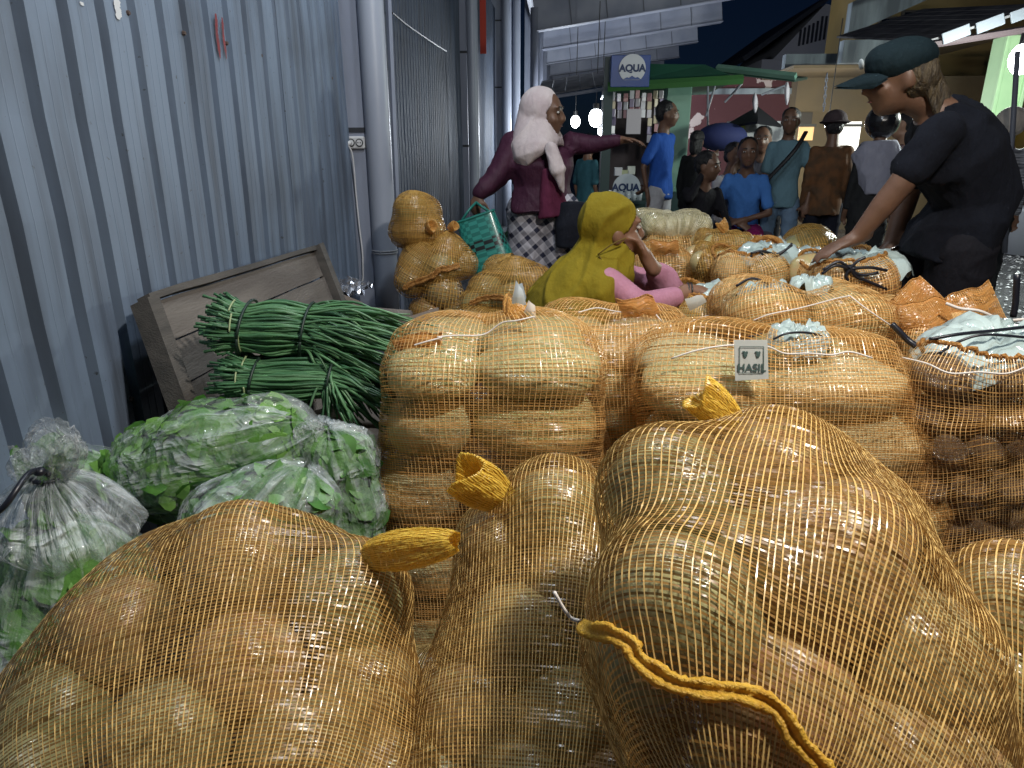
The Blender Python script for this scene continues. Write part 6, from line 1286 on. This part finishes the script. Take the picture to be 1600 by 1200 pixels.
MB().add([(q.x + x, Ysn - .0085 - yy, q.z + z) for yy in (0, .002) for x, z in ((-.095, -.106), (-.05, -.082), (-.03, -.088), (.0, -.068), (.035, -.088), (.06, -.08), (.095, -.106))], [(0, 1, 2, 3, 4, 5, 6), (13, 12, 11, 10, 9, 8, 7)] + [(i, (i + 1) % 7, (i + 1) % 7 + 7, i + 7) for i in range(7)]).obj('mountain_drawing', blue, d_)
dc = thing('round_decal', 'round white decal with blue lettering on the kiosk counter front', 'sign', tuple(PY(979, 292, Yk - .06)))
d_, q = disc(979, 294, .155, Yk - .062, mat('decal_white', (.50, .55, .60), .4), dc, 'white_disc', -.7)
text_on('AQUA', (q.x - .01, Yk - .069, q.z + .005), exx, eyy, .105, nvy, d_, bold=.0045)
rc = random.Random(12)
for i, (px, lb) in enumerate(((968, 'cup leftmost before the round decal'), (980, 'cup second in the row before the round decal'), (990, 'cup third in the row before the round decal'), (999, 'cup last in the row before the round decal'))):
    q = PY(px, 306, Yk - .25); tag(MB().tube([(q.x, q.y, q.z - .05), (q.x, q.y, q.z + .05)], [.026, .034], 12).obj('plastic_cup', mat('clear_cup', (.6, .66, .7), .15, alpha=.6), None, True, tuple(q)), 'clear plastic ' + lb, 'cup', 'cups on the kiosk ledge')
MB().box(((PY(950, 318, Yk - .25).x + PY(1008, 318, Yk - .25).x) / 2, Yk - .25, PY(980, 315, Yk - .25).z), (.5, .35, .03)).obj('counter_ledge', mat('dark_green_counter', (.02, .05, .05), .5), kx)
for px, py, c, lb in ((966, 268, (.62, .62, .66), 'white'), (976, 272, (.42, .46, .28), 'olive'), (986, 266, (.66, .68, .62), 'cream')):
    q = PY(px, py, Yk + .1); tag(MB().box(q, (.085, .08, .09), None, .004).obj('carton', mat('carton_' + lb, c, .5), None, False, tuple(q)), lb + ' carton standing on the kiosk counter above the decal', 'carton', 'cartons on the kiosk counter')
# awning to the right of the kiosk, its poles and hanging bags
aw = thing('awning', 'dark green sloping awning right of the kiosk with a pale green edge', 'awning', tuple(PY(1180, 130, Yk))); aw.location.z = 0
A0, A1, A2, A3 = PY(1120, 109, Yk + .2), PY(1242, 123, Yk - .4), PY(1262, 120, Yk + 1.2), PY(1130, 112, Yk + 1.6)
P = [np.array(tuple(q)) for q in (A0, A1, A2, A3)]; MB().add(P + [q - np.array((0, 0, .03)) for q in P], [(0, 1, 2, 3), (7, 6, 5, 4), (0, 4, 5, 1), (1, 5, 6, 2), (2, 6, 7, 3), (3, 7, 4, 0)]).obj('awning_sheet', mat('awning_green', (.02, .07, .05), .6), aw)
MB().tube([A0 + Vector((0, -.02, .02)), A1 + Vector((0, -.02, .02))], .035, 4).obj('edge_rail', kp, aw)
for x0, y0, x1, y1 in ((1106, 128, 1106, 240), (1119, 128, 1103, 182), (1160, 130, 1132, 160), (1226, 134, 1190, 148)): MB().tube([PY(x0, y0, Yk + .4), PY(x1, y1, Yk + .4)], .012, 6).obj('strut', steel, aw)
for lb, px, py, ht in (('white rag hanging under the awning nearer the kiosk', 1180, 146, 32), ('white rag hanging under the awning edge above the man with the bag', 1230, 128, 36)):
    V = []; n = 8
    for i in range(n + 1):
        q = PY(px, py + ht * i / n, Yk - .2); w = .03 * math.sin(.35 + 2.6 * i / n); V += [(q.x - w, q.y + .012 * math.sin(i), q.z), (q.x, q.y - .02, q.z), (q.x + w * 1.1, q.y + .01, q.z)]
    o = MB().add(V, [f for i in range(n) for f in ((3 * i, 3 * i + 1, 3 * i + 4, 3 * i + 3), (3 * i + 1, 3 * i + 2, 3 * i + 5, 3 * i + 4))] + [f for i in range(n) for f in ((3 * i, 3 * i + 3, 3 * i + 5, 3 * i + 2),)]).obj('rag', mat('white_rag', (.62, .6, .66), .8), None, True, tuple(PY(px, py, Yk - .2))); tag(o, lb, 'rag', 'rags under the awning')
# ------------------------------------------------------------------ buildings at the back
peel = mat('red_peeling_paint', (.085, .025, .032), .75, noise=(.50, .42, .42), scale=2.6, detail=12, bump=.2, bscale=10); peel.node_tree.nodes['Color Ramp'].color_ramp.elements[0].position = .60; peel.node_tree.nodes['Color Ramp'].color_ramp.elements[1].position = .612
tan = mat('tan_plaster', (.24, .18, .10), .8, noise=(.16, .13, .09), scale=.9, detail=8, bump=.08); ochre = mat('ochre_plaster', (.34, .24, .09), .8, noise=(.24, .18, .08), scale=1, detail=8)
conc = mat('stained_concrete', (.30, .36, .40), .7, noise=(.10, .12, .14), scale=1.6, stretch=(3, 3, .5), detail=8)
Yr = 11.5
def wallbox(name, x0, x1, y0, y1, z0, z1, m, parent): return MB().box(((x0 + x1) / 2, (y0 + y1) / 2, (z0 + z1) / 2), (x1 - x0, y1 - y0, z1 - z0)).obj(name, m, parent)
X = lambda px, Y: PY(px, 200, Y).x
Z = lambda py, Y, px=1200: PY(px, py, Y).z
rw = thing('red_wall', 'dark red wall with peeling white patches behind the awning', 'wall', (X(1140, Yr), Yr, 0)); wallbox('wall_face', X(1060, Yr), X(1236, Yr), Yr, Yr + .3, 0, Z(120, Yr, 1140), peel, rw)
wallbox('ledge', X(1060, Yr), X(1236, Yr), Yr - .05, Yr, Z(142, Yr, 1140) - .05, Z(142, Yr, 1140) + .03, conc, rw)
bl = thing('shop_building', 'tan two storey market building with stained concrete balconies at the right', 'building', (X(1400, 11), 11.0, 0))
Yt = 11.2; wallbox('ground_wall', X(1238, Yt), X(1560, Yt), Yt, Yt + 5, 0, Z(120, Yt, 1300), tan, bl)
wallbox('upper_wall', X(1352, Yt), X(1640, Yt), Yt + .9, Yt + 2.2, Z(120, Yt, 1300) + .01, Z(-60, Yt, 1400), ochre, bl)
wallbox('lower_parapet', X(1215, Yt - .8), X(1330, Yt - .8), Yt - .8, Yt - .65, Z(106, Yt - .8, 1270), Z(84, Yt - .8, 1270), conc, bl)
wallbox('lower_parapet', X(1300, Yt - 1.4), X(1388, Yt - 1.4), Yt - 1.4, Yt - 1.25, Z(98, Yt - 1.4, 1340), Z(62, Yt - 1.4, 1340), conc, bl)
wallbox('balcony_slab', X(1215, Yt - .8), X(1400, Yt - .8), Yt - 1.2, Yt + .9, Z(112, Yt - .8, 1270), Z(107, Yt - .8, 1270), tan, bl)
a0, a1 = PY(1325, 55, Yt - 1.2), PY(1470, -10, Yt - 1.2)
e = (a1 - a0); MB().add([(a0.x, a0.y, a0.z), (a1.x, a1.y, a1.z), (a1.x, a1.y, a1.z + .42), (a0.x, a0.y, a0.z + .38), (a0.x, a0.y + .15, a0.z), (a1.x, a1.y + .15, a1.z), (a1.x, a1.y + .15, a1.z + .42), (a0.x, a0.y + .15, a0.z + .38)], [(0, 1, 2, 3), (7, 6, 5, 4), (0, 4, 5, 1), (3, 2, 6, 7), (0, 3, 7, 4), (1, 5, 6, 2)]).obj('upper_parapet', conc, bl)
wallbox('upper_floor', X(1325, Yt), X(1480, Yt), Yt - 1.0, Yt + .9, Z(62, Yt - 1, 1340), Z(58, Yt - 1, 1340), tan, bl)
for px, py in ((1388, 44), (1424, 34)):
    q = PY(px, py, Yt + .88); wf = MB().box((q.x, q.y - .02, q.z), (.34, .06, .30)).obj('window', mat('dark_frame', (.08, .07, .06), .6), bl); MB().box((q.x, q.y - .055, q.z), (.28, .01, .24)).obj('pane', mat('dark_glass', (.01, .012, .02), .1), wf)
q0 = PY(1255, 188, Yt); lt = MB().box((q0.x, Yt - .03, q0.z), (.22, .05, .22)).obj('window', mat('dark_frame', (.08, .07, .06), .6), bl)
lw = thing('lit_window', 'small warm lit opening beside the man in the batik shirt', 'window', tuple(PY(1259, 207, 8.6))); MB().box(PY(1259, 207, 8.6), (.16, .04, .17)).obj('pane', mat('warm_light', (.8, .5, .2), emit=(1, .6, .25), estr=.8), lw); MB().box(PY(1259, 196, 8.58), (.22, .06, .03)).obj('frame', mat('dark_frame', (.08, .07, .06), .6), lw)
lw = thing('lit_window', 'bright white lit shop opening between the batik shirt and the helmet', 'window', tuple(PY(1326, 215, 8.8))); MB().box(PY(1326, 220, 8.8), (.22, .04, .42)).obj('pane', mat('white_light', (.8, .8, .75), emit=(1, .97, .9), estr=2.2), lw); MB().box(PY(1326, 196, 8.78), (.30, .08, .03)).obj('frame', mat('dark_frame', (.08, .07, .06), .6), lw)
# gabled house far behind, against the sky
Yg = 22; gh = thing('gabled_house', 'far dim house with a slatted gable against the night sky', 'house', (X(1250, Yg), Yg, 0)); gw = mat('dim_plaster', (.5, .5, .55), .8); rfm = mat('dark_roof', (.03, .035, .05), .8)
zc = lambda py: Z(py, Yg, 1250); ax_, bx_, cx_ = X(1196, Yg), X(1288, Yg), X(1265, Yg)
MB().add([(ax_, Yg, zc(92)), (bx_, Yg, zc(92)), (bx_, Yg, zc(14)), (cx_, Yg, zc(6)), (ax_, Yg + 6, zc(92)), (bx_, Yg + 6, zc(92)), (bx_, Yg + 6, zc(14)), (cx_, Yg + 6, zc(6))], [(0, 1, 2, 3), (7, 6, 5, 4), (0, 3, 7, 4), (1, 5, 6, 2), (3, 2, 6, 7), (0, 4, 5, 1)]).obj('gable_wall', gw, gh)
wallbox('house_wall', X(1180, Yg), X(1340, Yg), Yg + .05, Yg + 6, 0, zc(92), gw, gh)
MB().add([(ax_ - .9, Yg - .5, zc(98)), (cx_ + .05, Yg - .5, zc(0)), (cx_ + .05, Yg + 6.5, zc(0)), (ax_ - .9, Yg + 6.5, zc(98)), (ax_ - 1.0, Yg - .5, zc(92)), (cx_, Yg - .5, zc(-6)), (cx_, Yg + 6.5, zc(-6)), (ax_ - 1.0, Yg + 6.5, zc(92))], [(0, 1, 2, 3), (7, 6, 5, 4), (0, 4, 5, 1), (3, 2, 6, 7), (0, 3, 7, 4), (1, 5, 6, 2)]).obj('roof', rfm, gh)
for k in range(9):
    px = 1232 + k * 6; top = 30 + abs(px - 1262) * .55 if px < 1262 else 26; h0, h1 = zc(72 - k * 1.6), zc(top); MB().box((X(px, Yg), Yg - .02, (h0 + h1) / 2), (.05, .04, max(.1, h1 - h0))).obj('slat', rfm, gh)
hl = thing('hill', None, None); 
bpy.data.objects.remove(hl)
# far dark hills
V = []; n = 60
for i in range(n):
    a = math.radians(-70 + 140 * i / (n - 1)); rr = 95; hgt = 4 + 3 * math.sin(i * .35) + 1.5 * math.sin(i * 1.1); V += [(rr * math.sin(a), rr * math.cos(a), -1), (rr * 1.02 * math.sin(a), rr * 1.02 * math.cos(a), hgt)]
tag(mesh_obj('hills', V, [(2 * i, 2 * i + 1, 2 * i + 3, 2 * i + 2) for i in range(n - 1)], mat('hill_dark', (.02, .03, .03), .9)), kind='structure')
# ------------------------------------------------------------------ right side: lit green column, stall roof, pole and tub
gc = thing('column', 'pale green fluted column lit by the glaring bulb at the right', 'column', (X(1553, 7.6), 7.6, 0)); lg = mat('light_green_paint', (.42, .62, .36), .55, noise=(.36, .56, .32), scale=3)
MB().box((X(1553, 7.6), 7.6, 1.1), (.24, .24, 2.2), None, .008).obj('shaft', lg, gc)
for s in (-1, 1): MB().box((X(1553, 7.6) + s * .12, 7.47, 1.1), (.035, .05, 2.2), None, .006).obj('corner_rib', lg, gc)
sr = thing('stall_roof', 'low dark sheet roof with a pale ragged edge above the cap, at the right', 'roof', (X(1530, 7.2), 7.2, 0)); 
B0, B1 = PY(1452, 66, 6.6), PY(1640, 8, 6.6)
for k in range(7):
    u0, u1 = k / 7, (k + 1) / 7 - .01; p0, p1 = B0.lerp(B1, u0), B0.lerp(B1, u1)
    q = [p0, p1, p1 + Vector((0, 2.2, .35)), p0 + Vector((0, 2.2, .35))]; MB().add([tuple(x) for x in q] + [tuple(x + Vector((0, 0, .02))) for x in q], [(0, 1, 2, 3), (7, 6, 5, 4), (0, 4, 5, 1), (1, 5, 6, 2), (2, 6, 7, 3), (3, 7, 4, 0)]).obj('roof_sheet', mat('old_sheet', (.16, .16, .17), .7, noise=(.08, .08, .09), scale=5), sr)
    if k % 2 == 1: MB().box((p0 + p1) / 2 + Vector((0, -.03, .0)), (.22, .02, .09), Matrix.Rotation(-.35, 3, 'Y'), .004).obj('edge_patch', mat('tarp_pale', (.16, .18, .21), .6), sr)
MB().tube([PY(1452, 70, 6.6), PY(1640, 40, 6.6)], .03, 6).obj('roof_beam', mat('dark_wood_panel', (.05, .035, .04), .7), sr)
for px, py, h in ((1230, 108, 90), (1296, 120, 70)): pass
ch = thing('hanging_chain', 'pale chain hanging in front of the tan wall above the batik shirt', 'chain', tuple(PY(1290, 160, 8.4)))
for k in range(9): q = PY(1292 - k * .6, 118 + k * 6.5, 8.4); MB().tube([(q.x + .012 * math.cos(a) * (k % 2), q.y + .012 * math.cos(a) * (1 - k % 2), q.z + .028 * math.sin(a)) for a in np.linspace(0, 6.28, 12)], .005, 5).obj('link', steel, ch, True)
dp = thing('dark_tarp', 'dark sagging tarp over the stall behind the seated men', 'tarp', tuple(PY(1180, 190, 7.8)))
T = [PY(1128, 198, 7.9), PY(1184, 166, 8.1), PY(1222, 196, 7.9), PY(1184, 190, 7.3)]; T = [np.array(tuple(q)) for q in T]; MB().add(T + [q + np.array((0, .03, -.02)) for q in T], [(0, 1, 3), (1, 2, 3), (7, 5, 4), (7, 6, 5), (0, 4, 5, 1), (1, 5, 6, 2), (2, 6, 7, 3), (3, 7, 4, 0)]).obj('tarp_sheet', mat('tarp_dark', (.012, .013, .02), .7), dp)
sb = thing('stall_banner', 'pale printed stall banner with a yellow green corner behind the seated men', 'banner', tuple(PY(1180, 215, 8.2)))
MB().box(PY(1178, 215, 8.2), (.62, .02, .34)).obj('banner_sheet', mat('banner_print', (.55, .56, .58), .6, noise=(.12, .13, .15), scale=7, detail=4), sb); MB().box(PY(1152, 205, 8.18), (.16, .02, .16)).obj('printed_corner', mat('yellow_green', (.45, .50, .12), .6), sb)
pb = thing('parasol', 'folded dark blue cloth shade behind the seated men', 'shade', tuple(PY(1130, 215, 7.6)))
MB().ellipsoid(PY(1128, 214, 7.6), (.26, .2, .14)).obj('cloth', mat('navy_cloth', (.02, .03, .12), .8), pb, True)
for px, lb, Y in ((1564, 'leaning grey metal pole behind the cream cap', 4.9),):
    a, b = PY(1590, 80, Y), PY(1570, 395, Y); tag(MB().tube([a, b], .016, 8).obj('metal_pole', mat('dark_steel', (.10, .11, .14), .6), None, True, tuple(b)), lb, 'pole')
q = PZ(1612, 398, 0.0); tb_ = thing('tub', 'pale grey tub standing on the wet ground at the right edge', 'tub', (q.x, q.y, 0))
MB().tube([(q.x, q.y, .01), (q.x, q.y, .50), (q.x, q.y, .52), (q.x, q.y, .54)], [.30, .36, .385, .36], 28).obj('tub_body', mat('pale_tub', (.34, .36, .42), .5), tb_, True)
# blurry stall goods right of the cap: low counter with dark goods
sc_ = thing('stall_counter', 'dark stall counter with blue tarp beyond the cream cap', 'stall', (X(1600, 9.2), 9.2, 0)); MB().box((X(1640, 9.2), 9.2, .4), (1.2, .5, .8), None, .01).obj('counter', mat('dark_wood_panel', (.05, .035, .04), .7), sc_); MB().box((X(1640, 9.2), 9.1, .83), (1.25, .6, .05), Matrix.Rotation(.1, 3, 'Y'), .01).obj('blue_tarp', mat('blue_tarp', (.02, .06, .14), .5), sc_)
MB().box((X(1590, 9.8), 9.8, 1.3), (.9, .05, 2.6)).obj('yellow_panel', mat('yellow_panel', (.40, .26, .05), .7, noise=(.1, .08, .05), scale=2), sc_)
# leafy bag and greens behind the pile by the drainpipe
fr = [F3(800, 385, 3.9, .09), F3(790, 410, 3.9, .09)]
leafbag('pale clear bag of greens behind the basket and the pile', fr, PY(795, 410, 3.9), PY(800, 390, 3.9), (1, 0, 0), 41, 120, leafm=LEAF_D)

# sagging sheet awning between the canopy and the kiosk
la = thing('awning', 'sagging grey sheet awning left of the kiosk under the long canopy', 'awning', tuple(PY(890, 140, 9.2)))
for k in range(5):
    a, b = PY(838 + k * 23, 152 - k * 4 - 2, 9.2), PY(838 + k * 23 + 22, 152 - k * 4 - 6, 9.2); q = [a, b, b + Vector((.02, 1.6, .32)), a + Vector((.02, 1.6, .32))]
    MB().add([tuple(x) for x in q] + [tuple(x + Vector((0, 0, -.02))) for x in q], [(0, 1, 2, 3), (7, 6, 5, 4), (0, 4, 5, 1), (1, 5, 6, 2), (2, 6, 7, 3), (3, 7, 4, 0)]).obj('awning_sheet', mat('old_sheet', (.16, .16, .17), .7, noise=(.08, .08, .09), scale=5), la)
MB().tube([PY(835, 156, 9.2), PY(952, 138, 9.2)], .02, 6).obj('awning_rail', steel, la)
